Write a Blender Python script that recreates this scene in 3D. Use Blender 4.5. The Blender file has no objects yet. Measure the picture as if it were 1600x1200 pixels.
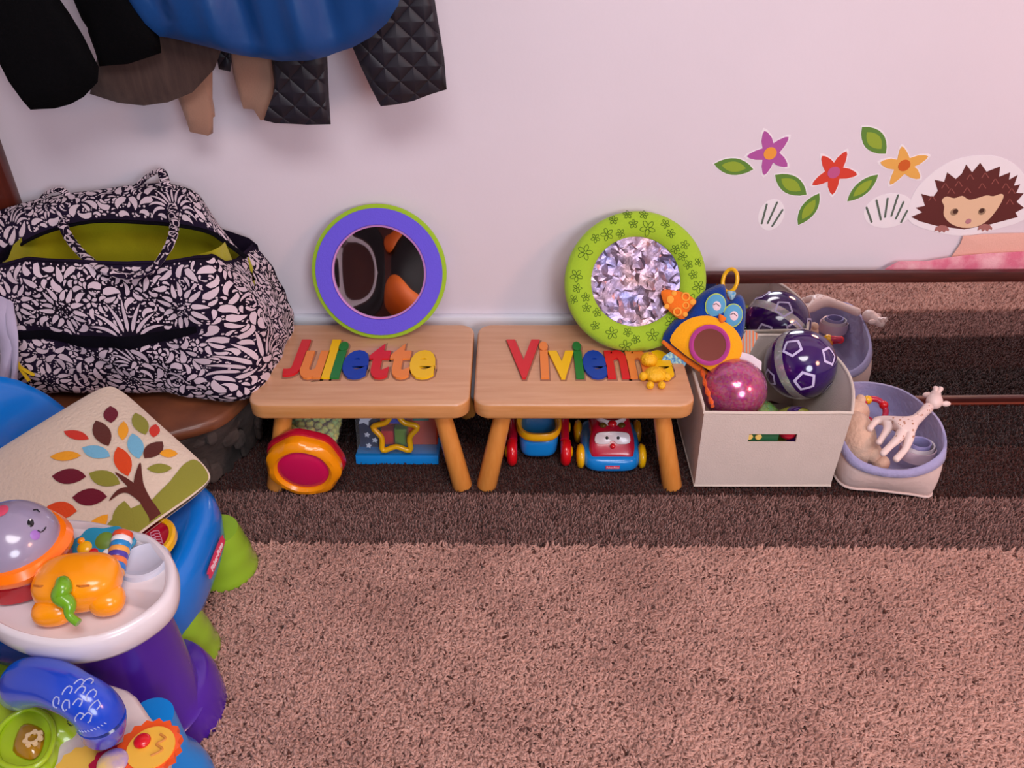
import bpy, bmesh, math, random
import numpy as np
from mathutils import Vector, Matrix
random.seed(7); rng = np.random.default_rng(7)
S = bpy.context.scene
COL = S.collection
PI = math.pi

# ------------------------------------------------------------------ camera, world, lights, exposure
PITCH = math.radians(35.0); CZ = 1.22; FPX = 1340.0
cd = bpy.data.cameras.new('camera'); cam = bpy.data.objects.new('camera', cd); COL.objects.link(cam)
cam.location = (0, 0, CZ); cam.rotation_euler = (PI/2-PITCH, 0, 0)
cd.sensor_width = 36; cd.lens = FPX/1600*36; cd.clip_start = .02
S.camera = cam
w = bpy.data.worlds.new('world'); S.world = w; w.use_nodes = True
w.node_tree.nodes['Background'].inputs[0].default_value = (.8, .78, .85, 1)
w.node_tree.nodes['Background'].inputs[1].default_value = .15
def area(name, loc, aim, size, power, col):
    l = bpy.data.lights.new(name, 'AREA'); l.shape = 'DISK'; l.size = size; l.energy = power; l.color = col
    o = bpy.data.objects.new(name, l); COL.objects.link(o); o.location = loc
    o.rotation_euler = (Vector(aim)-Vector(loc)).to_track_quat('-Z', 'Y').to_euler()
    return o
area('ceiling_light', (.25, .15, 2.34), (.25, .9, .0), 1.3, 46, (1.0, .955, .975))
area('warm_lamp', (2.1, -.1, 1.45), (.6, 1.5, .2), .5, 15, (1.0, .47, .30))
area('fill_light', (1.25, -2.1, 1.55), (-.1, 1.5, .3), 1.3, 48, (.84, .89, 1.0))  # added soft fill from behind the camera, no window there
S.view_settings.view_transform = 'Standard'; S.view_settings.look = 'None'
S.view_settings.gamma = 1; S.view_settings.use_curve_mapping = False
S.view_settings.exposure = 0.0

# ------------------------------------------------------------------ measuring helpers
FW = Vector((0, math.cos(PITCH), -math.sin(PITCH))); UP = Vector((0, math.sin(PITCH), math.cos(PITCH)))
CP = Vector((0, 0, CZ))
def ray(u, v): return FW + Vector((1, 0, 0))*((u-800)/FPX) + UP*((600-v)/FPX)
def atz(u, v, z): d = ray(u, v); return CP + d*((z-CZ)/d.z)
def aty(u, v, y): d = ray(u, v); return CP + d*(y/d.y)
class Plane:
    def __init__(s, O, X, Y):
        s.O = Vector(O); s.X = Vector(X).normalized(); Y = Vector(Y)
        s.Y = (Y - s.X*Y.dot(s.X)).normalized(); s.N = s.X.cross(s.Y).normalized()
        if s.N.dot(CP-s.O) < 0: s.N = -s.N
    def px(s, u, v):
        d = ray(u, v); p = CP + d*((s.O-CP).dot(s.N)/d.dot(s.N)) - s.O
        return (p.dot(s.X), p.dot(s.Y))
    def pxs(s, L): return [s.px(*q) for q in L]
    def at(s, a, b, h=0): return s.O + s.X*a + s.Y*b + s.N*h

# ------------------------------------------------------------------ materials
def lin(c):
    if isinstance(c, str): c = [int(c[i:i+2], 16)/255 for i in (0, 2, 4)]
    return tuple((x/12.92 if x <= .04045 else ((x+.055)/1.055)**2.4) for x in c)
MATS = {}
def mat(name, c, rough=.5, metal=0, var=0, scale=20, bump=0, bscale=60, coat=0, trans=0, alpha=1, sheen=0, spec=.5, c2=None, stretch=None, emit=0):
    if name in MATS: return MATS[name]
    m = bpy.data.materials.new(name); m.use_nodes = True; nt = m.node_tree; b = nt.nodes['Principled BSDF']
    col = (*lin(c), 1)
    b.inputs['Base Color'].default_value = col; b.inputs['Roughness'].default_value = rough
    b.inputs['Metallic'].default_value = metal; b.inputs['Coat Weight'].default_value = coat
    b.inputs['Coat Roughness'].default_value = .1
    b.inputs['Transmission Weight'].default_value = trans; b.inputs['Alpha'].default_value = alpha
    b.inputs['Sheen Weight'].default_value = sheen; b.inputs['Specular IOR Level'].default_value = spec
    tc = nt.nodes.new('ShaderNodeTexCoord'); vec = tc.outputs['Object']
    if stretch:
        mp = nt.nodes.new('ShaderNodeMapping'); mp.inputs['Scale'].default_value = stretch
        nt.links.new(vec, mp.inputs[0]); vec = mp.outputs[0]
    if var or c2:
        n = nt.nodes.new('ShaderNodeTexNoise'); n.inputs['Scale'].default_value = scale; n.inputs['Detail'].default_value = 5
        nt.links.new(vec, n.inputs['Vector'])
        r = nt.nodes.new('ShaderNodeValToRGB'); nt.links.new(n.outputs[0], r.inputs[0])
        r.color_ramp.elements[0].position = .35; r.color_ramp.elements[1].position = .65
        a = lin(c); bcol = lin(c2) if c2 else tuple(min(1, x*(1+var)) for x in a)
        a = a if c2 else tuple(x*(1-var) for x in a)
        r.color_ramp.elements[0].color = (*a, 1); r.color_ramp.elements[1].color = (*bcol, 1)
        nt.links.new(r.outputs[0], b.inputs['Base Color'])
    if bump:
        n = nt.nodes.new('ShaderNodeTexNoise'); n.inputs['Scale'].default_value = bscale; n.inputs['Detail'].default_value = 4
        nt.links.new(vec, n.inputs['Vector'])
        bp = nt.nodes.new('ShaderNodeBump'); bp.inputs['Strength'].default_value = bump; bp.inputs['Distance'].default_value = .004
        nt.links.new(n.outputs[0], bp.inputs['Height']); nt.links.new(bp.outputs[0], b.inputs['Normal'])
    MATS[name] = m
    return m
def nodes(m): return m.node_tree, m.node_tree.nodes['Principled BSDF']

# ------------------------------------------------------------------ object helpers
def link(o, parent=None):
    COL.objects.link(o)
    if parent: o.parent = parent
    return o
def fin(name, me, m, parent=None, smooth=40):
    if smooth:
        me.shade_smooth(); me.set_sharp_from_angle(angle=math.radians(smooth))
    me.materials.append(m)
    return link(bpy.data.objects.new(name, me), parent)
def mesh(name, V, F, m, parent=None, smooth=40, fix=True):
    me = bpy.data.meshes.new(name); me.from_pydata([tuple(v) for v in V], [], F)
    if fix:
        bm = bmesh.new(); bm.from_mesh(me); bmesh.ops.recalc_face_normals(bm, faces=bm.faces); bm.to_mesh(me); bm.free()
    return fin(name, me, m, parent, smooth)
def tag(o, label, cat=None, group=None, kind=None):
    if label: o['label'] = label
    if cat: o['category'] = cat
    if group: o['group'] = group
    if kind: o['kind'] = kind
    return o
def thing(name, label, cat, group=None, loc=(0, 0, 0)):
    # an empty standing at the thing's base; parts are built in world coordinates and kept there
    o = link(bpy.data.objects.new(name, None)); o.empty_display_size = .05
    tag(o, label, cat, group); return o
def struct(o, label=None): o['kind'] = 'structure'; return o
class MB:
    def __init__(s): s.V = []; s.F = []
    def add(s, V, F):
        k = len(s.V); s.V += [tuple(v) for v in V]; s.F += [tuple(i+k for i in f) for f in F]; return s
    def out(s, name, m, parent=None, smooth=40, fix=True): return mesh(name, s.V, s.F, m, parent, smooth, fix)
def T(loc=(0, 0, 0), rot=(0, 0, 0), sc=(1, 1, 1)):
    from mathutils import Euler
    return Matrix.Translation(loc) @ Euler(rot).to_matrix().to_4x4() @ Matrix.Diagonal((*sc, 1))
def box(c, s, bev=.003, rot=(0, 0, 0), seg=2):
    bm = bmesh.new(); bmesh.ops.create_cube(bm, size=1)
    for v in bm.verts: v.co = Vector((v.co.x*s[0], v.co.y*s[1], v.co.z*s[2]))
    if bev: bmesh.ops.bevel(bm, geom=list(bm.edges), offset=min(bev, min(s)*.49), segments=seg, profile=.5, affect='EDGES')
    M = T(c, rot); V = [M @ v.co for v in bm.verts]; bm.verts.index_update(); F = [[v.index for v in f.verts] for f in bm.faces]
    bm.free(); return V, F
def lathe(prof, n=32, M=None, fn=None):
    """prof = [(r,z)...] about z; closed at r=0 ends"""
    V = []; F = []; k = len(prof)
    for r, z in prof:
        for i in range(n):
            a = 2*PI*i/n; rr = r*(fn(a, z) if fn else 1); V.append(Vector((rr*math.cos(a), rr*math.sin(a), z)))
    for j in range(k-1):
        for i in range(n):
            F.append((j*n+i, j*n+(i+1) % n, (j+1)*n+(i+1) % n, (j+1)*n+i))
    if prof[0][0] > 1e-6: F.append(tuple(range(n))[::-1])
    if prof[-1][0] > 1e-6: F.append(tuple((k-1)*n+i for i in range(n)))
    if M: V = [M @ v for v in V]
    return V, F
def axisM(p, d, up=None):
    q = Vector(d).normalized().to_track_quat('Z', 'Y'); return Matrix.Translation(p) @ q.to_matrix().to_4x4()
def tube(P, R, n=10, flat=1, closed=False, up=(0, 0, 1)):
    P = [Vector(p) for p in P]; k = len(P); R = list(R) if isinstance(R, (list, tuple)) else [R]*k
    if len(R) != k: R = [float(q) for q in np.interp(np.linspace(0, 1, k), np.linspace(0, 1, len(R)), R)]
    V = []; F = []
    for i, p in enumerate(P):
        d = (P[(i+1) % k]-P[i-1]) if closed else (P[min(i+1, k-1)]-P[max(i-1, 0)])
        d.normalize(); a = Vector(up).cross(d)
        if a.length < 1e-3: a = Vector((1, 0, 0)).cross(d)
        a.normalize(); b = d.cross(a)
        for j in range(n):
            t = 2*PI*j/n; V.append(p + a*math.cos(t)*R[i] + b*math.sin(t)*R[i]*flat)
    m = k if closed else k-1
    for i in range(m):
        for j in range(n):
            i2 = (i+1) % k; F.append((i*n+j, i*n+(j+1) % n, i2*n+(j+1) % n, i2*n+j))
    if not closed:
        F.append(tuple(range(n))[::-1]); F.append(tuple((k-1)*n+j for j in range(n)))
    return V, F
def smoothpath(P, n=8, closed=False):
    P = [Vector(p) for p in P]; k = len(P); out = []
    rngk = k if closed else k-1
    for i in range(rngk):
        if closed: a, b, c, d = P[i-1], P[i], P[(i+1) % k], P[(i+2) % k]
        else: a, b, c, d = P[max(i-1, 0)], P[i], P[i+1], P[min(i+2, k-1)]
        for j in range(n):
            t = j/n; out.append(.5*((2*b)+(c-a)*t+(2*a-5*b+4*c-d)*t*t+(3*b-a-3*c+d)*t**3))
    if not closed: out.append(P[-1].copy())
    return out
def smooth2(L, n=6, closed=True): return [(p.x, p.y) for p in smoothpath([Vector((a, b, 0)) for a, b in L], n, closed)]
def ell(c, r, M=None, nu=24, nv=14, e=1.0):
    """superellipsoid, e<1 boxier"""
    V = []; F = []; f = lambda x: math.copysign(abs(x)**e, x)
    for j in range(1, nv):
        a = -PI/2+PI*j/nv
        for i in range(nu):
            t = 2*PI*i/nu
            V.append(Vector((r[0]*f(math.cos(a))*f(math.cos(t)), r[1]*f(math.cos(a))*f(math.sin(t)), r[2]*f(math.sin(a)))))
    V.append(Vector((0, 0, -r[2]))); V.append(Vector((0, 0, r[2])))
    for j in range(nv-2):
        for i in range(nu): F.append((j*nu+i, j*nu+(i+1) % nu, (j+1)*nu+(i+1) % nu, (j+1)*nu+i))
    b, t = len(V)-2, len(V)-1
    for i in range(nu):
        F.append((b, (i+1) % nu, i)); F.append((t, (nv-2)*nu+i, (nv-2)*nu+(i+1) % nu))
    if M: V = [M @ v for v in V]
    c = Vector(c); return [v+c for v in V], F
def prism(L, P, h0, h1, bev=0):
    """polygon L (2D, in plane P) between heights h0..h1 over the plane"""
    n = len(L); bm = bmesh.new()
    lo = [bm.verts.new(P.at(a, b, h0)) for a, b in L]
    f = bm.faces.new(lo); r = bmesh.ops.extrude_face_region(bm, geom=[f])
    for v in [g for g in r['geom'] if isinstance(g, bmesh.types.BMVert)]: v.co += P.N*(h1-h0)
    if bev:
        top = [e for e in bm.edges if all((v.co-P.O).dot(P.N) > h1-1e-6 for v in e.verts)]
        bmesh.ops.bevel(bm, geom=top, offset=bev, segments=2, profile=.5, affect='EDGES')
    bm.verts.index_update(); V = [v.co.copy() for v in bm.verts]; F = [[v.index for v in q.verts] for q in bm.faces]; bm.free()
    return V, F
def puff(L, P, th, back=None, rings=7, c=None, h=0, fold=None, e=.5):
    """soft pillow-like solid over outline L in plane P"""
    n = len(L); back = th if back is None else back
    cx, cy = c or (sum(a for a, b in L)/n, sum(b for a, b in L)/n)
    V = []; F = []
    for side, t in ((1, th), (-1, back)):
        for k in range(rings+1):
            s = 1-k/rings; z = max(0, 1-s*s)**e*t*side
            if k == rings:
                V.append(P.at(cx, cy, h+z+(fold(cx, cy)*1 if fold else 0)))
            else:
                if side == -1 and k == 0: continue
                for a, b in L:
                    x, y = cx+(a-cx)*s, cy+(b-cy)*s
                    V.append(P.at(x, y, h+z+(fold(x, y)*min(1, (1-s)*4+.35) if fold else 0)))
    R0 = n*rings; # front: rings 0..rings-1 then apex index R0
    for k in range(rings-1):
        for i in range(n): F.append((k*n+i, k*n+(i+1) % n, (k+1)*n+(i+1) % n, (k+1)*n+i))
    for i in range(n): F.append(((rings-1)*n+i, (rings-1)*n+(i+1) % n, R0))
    base = R0+1
    idx = lambda k, i: i if k == 0 else base+(k-1)*n+i
    for k in range(rings-1):
        for i in range(n): F.append((idx(k, (i+1) % n), idx(k, i), idx(k+1, i), idx(k+1, (i+1) % n)))
    last = base+(rings-1)*n
    for i in range(n): F.append((idx(rings-1, (i+1) % n), idx(rings-1, i), last))
    return V, F
def circ(c, r, n=24, ry=None, rot=0):
    ry = r if ry is None else ry; out = []
    for i in range(n):
        a = 2*PI*i/n; x, y = r*math.cos(a), ry*math.sin(a)
        out.append((c[0]+x*math.cos(rot)-y*math.sin(rot), c[1]+x*math.sin(rot)+y*math.cos(rot)))
    return out
def leafpoly(c, L, W, rot, bend=0, n=8, sharp=.8):
    """pointed leaf centred at c"""
    pts = []
    for i in range(n+1):
        t = i/n; pts.append((L*(t-.5), W*.5*math.sin(PI*t)**sharp))
    for i in range(n-1, 0, -1):
        t = i/n; pts.append((L*(t-.5), -W*.5*math.sin(PI*t)**sharp))
    out = []
    for x, y in pts:
        y += bend*(1-(2*x/L)**2)
        out.append((c[0]+x*math.cos(rot)-y*math.sin(rot), c[1]+x*math.sin(rot)+y*math.cos(rot)))
    return out
def comma(c, L, W, rot, bend, n=7):
    """tear drop curling like a comma"""
    up = []; dn = []
    for i in range(n+1):
        t = i/n; wd = W*.5*math.sin(PI*min(1, t**.62))**.7 if 0 < t < 1 else 0
        a = bend*t; R = L/max(abs(bend), .05)*(1 if bend >= 0 else -1)
        x = R*math.sin(a); y = R*(1-math.cos(a))
        nx, ny = -math.sin(a), math.cos(a)
        up.append((x+nx*wd, y+ny*wd)); dn.append((x-nx*wd, y-ny*wd))
    pts = up+dn[-2:0:-1]; out = []
    for x, y in pts: out.append((c[0]+x*math.cos(rot)-y*math.sin(rot), c[1]+x*math.sin(rot)+y*math.cos(rot)))
    return out
def text_mesh(s, size, offset=0, extr=0.002, sx=1, align='LEFT'):
    cu = bpy.data.curves.new('text', 'FONT'); cu.body = s; cu.size = size; cu.offset = offset; cu.extrude = extr
    cu.align_x = align; cu.resolution_u = 4
    o = bpy.data.objects.new('text', cu); COL.objects.link(o)
    dg = bpy.context.evaluated_depsgraph_get(); dg.update()
    me = bpy.data.meshes.new_from_object(o.evaluated_get(dg)); bpy.data.objects.remove(o)
    V = [(v.co.x*sx, v.co.y, v.co.z) for v in me.vertices]; F = [tuple(p.vertices) for p in me.polygons]
    bpy.data.meshes.remove(me); return V, F
def on_plane(VF, P, a, b, h, rot=0, sc=1):
    c, s = math.cos(rot), math.sin(rot)
    return [P.at(a+sc*(x*c-y*s), b+sc*(x*s+y*c), h+z*sc) for x, y, z in VF[0]], VF[1]
def skin(name, pts, edges, rad, m, parent=None, sub=2, root=0, post=None):
    me = bpy.data.meshes.new(name); me.from_pydata([tuple(p) for p in pts], edges, [])
    o = bpy.data.objects.new(name, me); COL.objects.link(o)
    o.modifiers.new('skin', 'SKIN'); mo = o.modifiers.new('sub', 'SUBSURF'); mo.levels = mo.render_levels = sub
    for i, r in enumerate(rad):
        sv = me.skin_vertices[0].data[i]; sv.radius = (r, r) if not isinstance(r, tuple) else r; sv.use_root = (i == root)
    dg = bpy.context.evaluated_depsgraph_get(); dg.update()
    me2 = bpy.data.meshes.new_from_object(o.evaluated_get(dg)); bpy.data.objects.remove(o); me2.name = name
    me2.materials.clear(); return fin(name, me2, m, parent, 80)

# ------------------------------------------------------------------ materials
WOOD = mat('beech_wood', 'cf9a72', .38, c2='d9a880', scale=6, stretch=(1.2, 14, 14), bump=.08, bscale=30, coat=.25)
WOODE = mat('beech_wood_edge', 'cf9052', .35, c2='d89a60', scale=6, stretch=(2, 10, 20), coat=.3)
LEGW = mat('lacquered_leg', 'd98b3c', .33, c2='e09546', scale=8, stretch=(20, 20, 1.5), coat=.4)
RECESS = mat('routed_recess', '9c7158', .7)
WALL = mat('wall_paint', 'e3dae2', .62, var=.015, scale=3, bump=.05, bscale=120)
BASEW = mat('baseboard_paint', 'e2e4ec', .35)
DARKW = mat('espresso_wood', '3a1410', .35, c2='4c1c14', scale=5, stretch=(3, 3, 30), coat=.15)
CASING = mat('stained_casing', '4a1a10', .35, c2='5e2416', scale=6, stretch=(12, 12, 1.5), coat=.2)
MIRROR = mat('mirror_glass', 'e8e8e8', .02, 1)
def plastic(n, c, r=.25, **k): return mat(n, c, r, coat=.35, **k)
BLUE = plastic('chair_blue', '0878d8'); GREEN = plastic('lime_green', '8fba2a'); PURPLE = plastic('purple_plastic', '4f22a0')
WHITEP = plastic('white_plastic', 'e6dcdf'); ORANGE = plastic('orange_plastic', 'ff9a08'); RED = plastic('red_plastic', 'd5101c')
YELLOW = plastic('yellow_plastic', 'f5b80c'); MAGENTA = plastic('magenta_plastic', 'd81458'); SKYBLUE = plastic('sky_blue_plastic', '1388dc')
RBLUE = plastic('royal_blue_plastic', '1f3fc4'); BLACKP = plastic('black_plastic', '101014'); CRIM = plastic('crimson_plastic', 'b80f30')
DGREEN = plastic('dark_green_plastic', '1f7a3c')
def cloth(n, c, **k):
    k.setdefault('sheen_', 0 if max(lin(c)) < .03 else .2); sh = k.pop('sheen_'); k.setdefault('bump', .25); k.setdefault('bscale', 300); return mat(n, c, .9, sheen=sh, spec=.2 if sh else .08, **k)

# ------------------------------------------------------------------ the room
YW = 1.70
def slab(name, c, s, m, bev=0): V, F = box(c, s, bev); return struct(mesh(name, V, F, m, None, 30))
slab('wall_back', (.2, YW+.05, 1.2), (4.8, .1, 2.4), WALL)
slab('wall_right', (2.65, -.4, 1.2), (.1, 4.4, 2.4), WALL)
slab('wall_left', (-2.25, -.4, 1.2), (.1, 4.4, 2.4), WALL)
slab('wall_front', (.2, -2.65, 1.2), (4.8, .1, 2.4), WALL)
slab('ceiling', (.2, -.45, 2.45), (5, 4.4, .1), WALL)
slab('floor', (.2, -.45, -.06), (5, 4.4, .1), mat('floor_carpet', '7a5a50', .95, var=.15, scale=80, bump=.6, bscale=200))
b = box((-.385, YW-.009, .105), (1.27, .018, .245), .004); MBo = MB().add(*b).out('baseboard_back', BASEW); struct(MBo)
struct(MB().add(*box((-1.0-.08, YW-.014, 1.1), (.10, .030, 2.2), .006)).out('trim_1', CASING))
d1 = struct(MB().add(*box((-1.57, YW-.004, 1.05), (.88, .012, 2.12), .003)).out('door_1', CASING))
for zz in (.55, 1.5): MB().add(*box((-1.57, YW-.013, zz), (.6, .012, .72), .006)).out('door_panel', CASING, d1)
kn = MB().add(*lathe([(0, 0), (.025, .003), (.012, .02), (.027, .04), (.02, .055), (0, .06)], 20, axisM((-1.22, YW-.012, 1.0), (0, -1, 0)))).out('door_handle', mat('brass', 'b08d4a', .3, 1), d1)
# ceiling light fitting the light hangs under
t = thing('ceiling_lamp', 'round white ceiling lamp over the play corner', 'lamp')
MB().add(*lathe([(0, 2.40), (.68, 2.40), (.68, 2.37), (.66, 2.36), (0, 2.36)], 56, T((.25, .15, 0)))).out('lamp_base', WHITEP, t)

# ------------------------------------------------------------------ rug with real pile
def island_mat(name, c1, c2, c3=None, patch=None):
    m = bpy.data.materials.new(name); m.use_nodes = True; nt, b = nodes(m)
    g = nt.nodes.new('ShaderNodeNewGeometry'); r = nt.nodes.new('ShaderNodeValToRGB')
    nt.links.new(g.outputs['Random Per Island'], r.inputs[0])
    e = r.color_ramp.elements; e[0].color = (*lin(c1), 1); e[1].color = (*lin(c2), 1)
    if c3:
        q = e.new(.03); q.color = (*lin(c3), 1); e[0].color = (*lin(c3), 1); q = e.new(.05); q.color = (*lin(c1), 1)
    out = r.outputs[0]
    if patch:
        tc = nt.nodes.new('ShaderNodeTexCoord'); n = nt.nodes.new('ShaderNodeTexNoise'); n.inputs['Scale'].default_value = 7; n.inputs['Detail'].default_value = 3
        nt.links.new(tc.outputs['Object'], n.inputs['Vector'])
        rr = nt.nodes.new('ShaderNodeValToRGB'); nt.links.new(n.outputs[0], rr.inputs[0]); rr.color_ramp.elements[0].position = .35; rr.color_ramp.elements[1].position = .6
        rr.color_ramp.elements[0].color = (patch, patch*.95, patch*.95, 1); rr.color_ramp.elements[1].color = (1, 1, 1, 1)
        mx = nt.nodes.new('ShaderNodeMix'); mx.data_type = 'RGBA'; mx.blend_type = 'MULTIPLY'; mx.inputs[0].default_value = 1
        nt.links.new(out, mx.inputs[6]); nt.links.new(rr.outputs[0], mx.inputs[7]); out = mx.outputs[2]
    nt.links.new(out, b.inputs['Base Color']); b.inputs['Roughness'].default_value = .85; b.inputs['Specular IOR Level'].default_value = .25
    b.inputs['Sheen Weight'].default_value = .15
    return m
RYAW = math.radians(-.75)
def pile(name, x0, x1, y0, y1, sp, hgt, lean, wid, m, parent, label=None):
    nx = int((x1-x0)/sp); ny = int((y1-y0)/sp); n = nx*ny
    gx, gy = np.meshgrid(np.arange(nx), np.arange(ny)); gx = gx.ravel(); gy = gy.ravel()
    px = x0+(gx+rng.random(n))*sp; py = y0+(gy+rng.random(n))*sp
    # rotate with the rug
    c, s = math.cos(RYAW), math.sin(RYAW); X = px*c-(py-1.25)*s; Y = 1.25+px*s+(py-1.25)*c
    wave = .5+.5*np.sin(X*9+2*np.sin(Y*7))*np.sin(Y*11+X*3)
    h = hgt*(.7+.45*rng.random(n)+.18*wave)
    la = rng.random(n)*2*PI; ll = lean*(.3+rng.random(n)); lx = np.cos(la)*ll+lean*.25; ly = np.sin(la)*ll-lean*.2
    a0 = rng.random(n)*2*PI; V = np.zeros((n, 7, 3))
    for k in range(3):
        a = a0+k*2*PI/3; V[:, k, 0] = X+np.cos(a)*wid; V[:, k, 1] = Y+np.sin(a)*wid; V[:, k, 2] = 0
        V[:, 3+k, 0] = X+np.cos(a)*wid*.85+lx*.45; V[:, 3+k, 1] = Y+np.sin(a)*wid*.85+ly*.45; V[:, 3+k, 2] = h*.65
    V[:, 6, 0] = X+lx; V[:, 6, 1] = Y+ly; V[:, 6, 2] = h
    fl = []
    for k in range(3):
        k2 = (k+1) % 3; fl += [(k, k2, 3+k2), (k, 3+k2, 3+k), (3+k, 3+k2, 6)]
    fl = np.array(fl); F = (np.arange(n)[:, None, None]*7+fl[None]).reshape(-1, 3)
    me = bpy.data.meshes.new(name); me.vertices.add(n*7); me.vertices.foreach_set('co', V.astype(np.float32).ravel())
    me.loops.add(F.size); me.loops.foreach_set('vertex_index', F.astype(np.int32).ravel())
    me.polygons.add(len(F)); me.polygons.foreach_set('loop_start', (np.arange(len(F))*3).astype(np.int32))
    me.update(calc_edges=True); me.materials.append(m)
    o = link(bpy.data.objects.new(name, me), parent); o['kind'] = 'stuff'
    if label: o['label'] = label
    return o
rug = thing('area_rug', 'shaggy beige rug with brown stripes along the wall', 'rug')
bk = MB(); c, s = math.cos(RYAW), math.sin(RYAW)
V, F = box((.3, .75, -.004), (3.6, 1.84, .008), .002); V = [Vector((v.x*c-(v.y-1.25)*s, 1.25+v.x*s+(v.y-1.25)*c, v.z-.0005)) for v in V]
mesh('rug_backing', V, F, mat('rug_backing', '6b4a40', .95), rug)
Y1, Y2, Y3 = 1.185, 1.335, 1.505
pile('beige_pile', -.95, 1.45, .30, Y1, .0038, .016, .011, .0040, island_mat('beige_yarn', 'b98e80', 'd6a999', '5e382e', .80), rug, 'long beige shag pile with dark flecks')
pile('beige_pile', 1.45, 1.95, .72, Y1, .0050, .016, .011, .0046, bpy.data.objects['beige_pile'].data.materials[0], rug)
pile('brown_stripe', -.95, 2.0, Y1+.004, Y2, .0044, .011, .005, .0021, island_mat('brown_yarn', '6a443d', 'ab857c', '38201c', .85), rug, 'mid brown stripe of shorter pile')
pile('chocolate_stripe', -1.05, 2.0, Y2+.003, Y3, .0052, .009, .004, .0026, island_mat('chocolate_yarn', '301310', '472019'), rug, 'chocolate brown stripe')
pile('dark_stripe', -1.05, 2.0, Y3+.002, 1.675, .0058, .0085, .004, .0030, island_mat('espresso_yarn', '200c0a', '331512'), rug, 'darkest stripe next to the wall')

# ------------------------------------------------------------------ stools with puzzle names
SZ = .23
def stool(cx, name, cols, x0, x1, lab):
    t = thing('step_stool', lab, 'stool', 'personalised wooden stools')
    w_, y0, y1, r = .435, 1.343, 1.647, .032
    L = []
    for (sx, sy, a0) in ((1, 1, 0), (-1, 1, 90), (-1, -1, 180), (1, -1, 270)):
        for k in range(7):
            a = math.radians(a0+15*k); L.append((cx+sx*(w_/2-r)+r*math.cos(a), (y0+y1)/2+sy*((y1-y0)/2-r)+r*math.sin(a)))
    P = Plane((0, 0, 0), (1, 0, 0), (0, 1, 0))
    bm = bmesh.new(); lo = [bm.verts.new((a, b, SZ-.036)) for a, b in L]; f = bm.faces.new(lo)
    rr = bmesh.ops.extrude_face_region(bm, geom=[f])
    for v in [g for g in rr['geom'] if isinstance(g, bmesh.types.BMVert)]: v.co.z = SZ
    ed = [e for e in bm.edges if abs(e.verts[0].co.z-e.verts[1].co.z) < 1e-6]
    bmesh.ops.bevel(bm, geom=ed, offset=.006, segments=3, profile=.5, affect='EDGES')
    bmesh.ops.recalc_face_normals(bm, faces=bm.faces)
    me = bpy.data.meshes.new('seat'); bm.to_mesh(me); bm.free()
    o = fin('seat', me, WOOD, t, 35); me.materials.append(WOODE)
    for p in me.polygons:
        if p.normal.z < .5: p.material_index = 1
    for sx in (-1, 1):
        for sy in (-1, 1):
            top = Vector((cx+sx*(w_/2-.062), (y0+y1)/2+sy*.108, SZ-.03)); bot = Vector((cx+sx*(w_/2-.021), (y0+y1)/2+sy*(.133 if sy < 0 else .12), 0.001))
            MB().add(*tube([top, top.lerp(bot, .5), bot.lerp(top, .02), bot], [.0170, .0195, .0212, .0195], 20)).out('leg', LEGW, t)
    # letters: routed recess below, painted letter standing proud
    ch = []
    for i, chx in enumerate(name):
        V, F = text_mesh(chx, .190, .0075, .003)
        if chx == 'J': lo_ = min(v[1] for v in V); hi_ = max(v[1] for v in V); V = [(v[0], (v[1]-lo_)/(hi_-lo_)*hi_, v[2]) for v in V]
        xs = [v[0] for v in V]; ch.append((V, F, min(xs), max(xs)))
    tot = sum(c[3]-c[2] for c in ch); sx = (x1-x0)/(tot*.97); x = x0
    by = 1.437
    for i, (V, F, a, b_) in enumerate(ch):
        wd = (b_-a)*sx
        V2 = [((v[0]-a)*sx+x, by+v[1], SZ+.0028+v[2]*.9) for v in V]
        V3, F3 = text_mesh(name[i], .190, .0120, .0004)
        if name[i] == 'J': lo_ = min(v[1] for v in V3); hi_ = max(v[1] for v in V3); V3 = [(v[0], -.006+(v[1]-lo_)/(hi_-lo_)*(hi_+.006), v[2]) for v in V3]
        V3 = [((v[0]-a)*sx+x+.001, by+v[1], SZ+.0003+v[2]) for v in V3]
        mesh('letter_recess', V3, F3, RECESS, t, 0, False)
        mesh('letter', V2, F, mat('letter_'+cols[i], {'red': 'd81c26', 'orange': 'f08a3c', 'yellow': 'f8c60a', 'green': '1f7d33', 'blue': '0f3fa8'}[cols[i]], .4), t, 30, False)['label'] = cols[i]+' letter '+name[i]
        x += wd*.97
    return t
stool(-.301, 'Juliette', ['red', 'orange', 'yellow', 'green', 'blue', 'red', 'orange', 'yellow'], -.470, -.160, 'wooden stool with the name Juliette in coloured letters')
stool(.142, 'Vivienne', ['red', 'orange', 'yellow', 'green', 'blue', 'red', 'orange', 'yellow'], -.012, .330, 'wooden stool with the name Vivienne in coloured letters')

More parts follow.
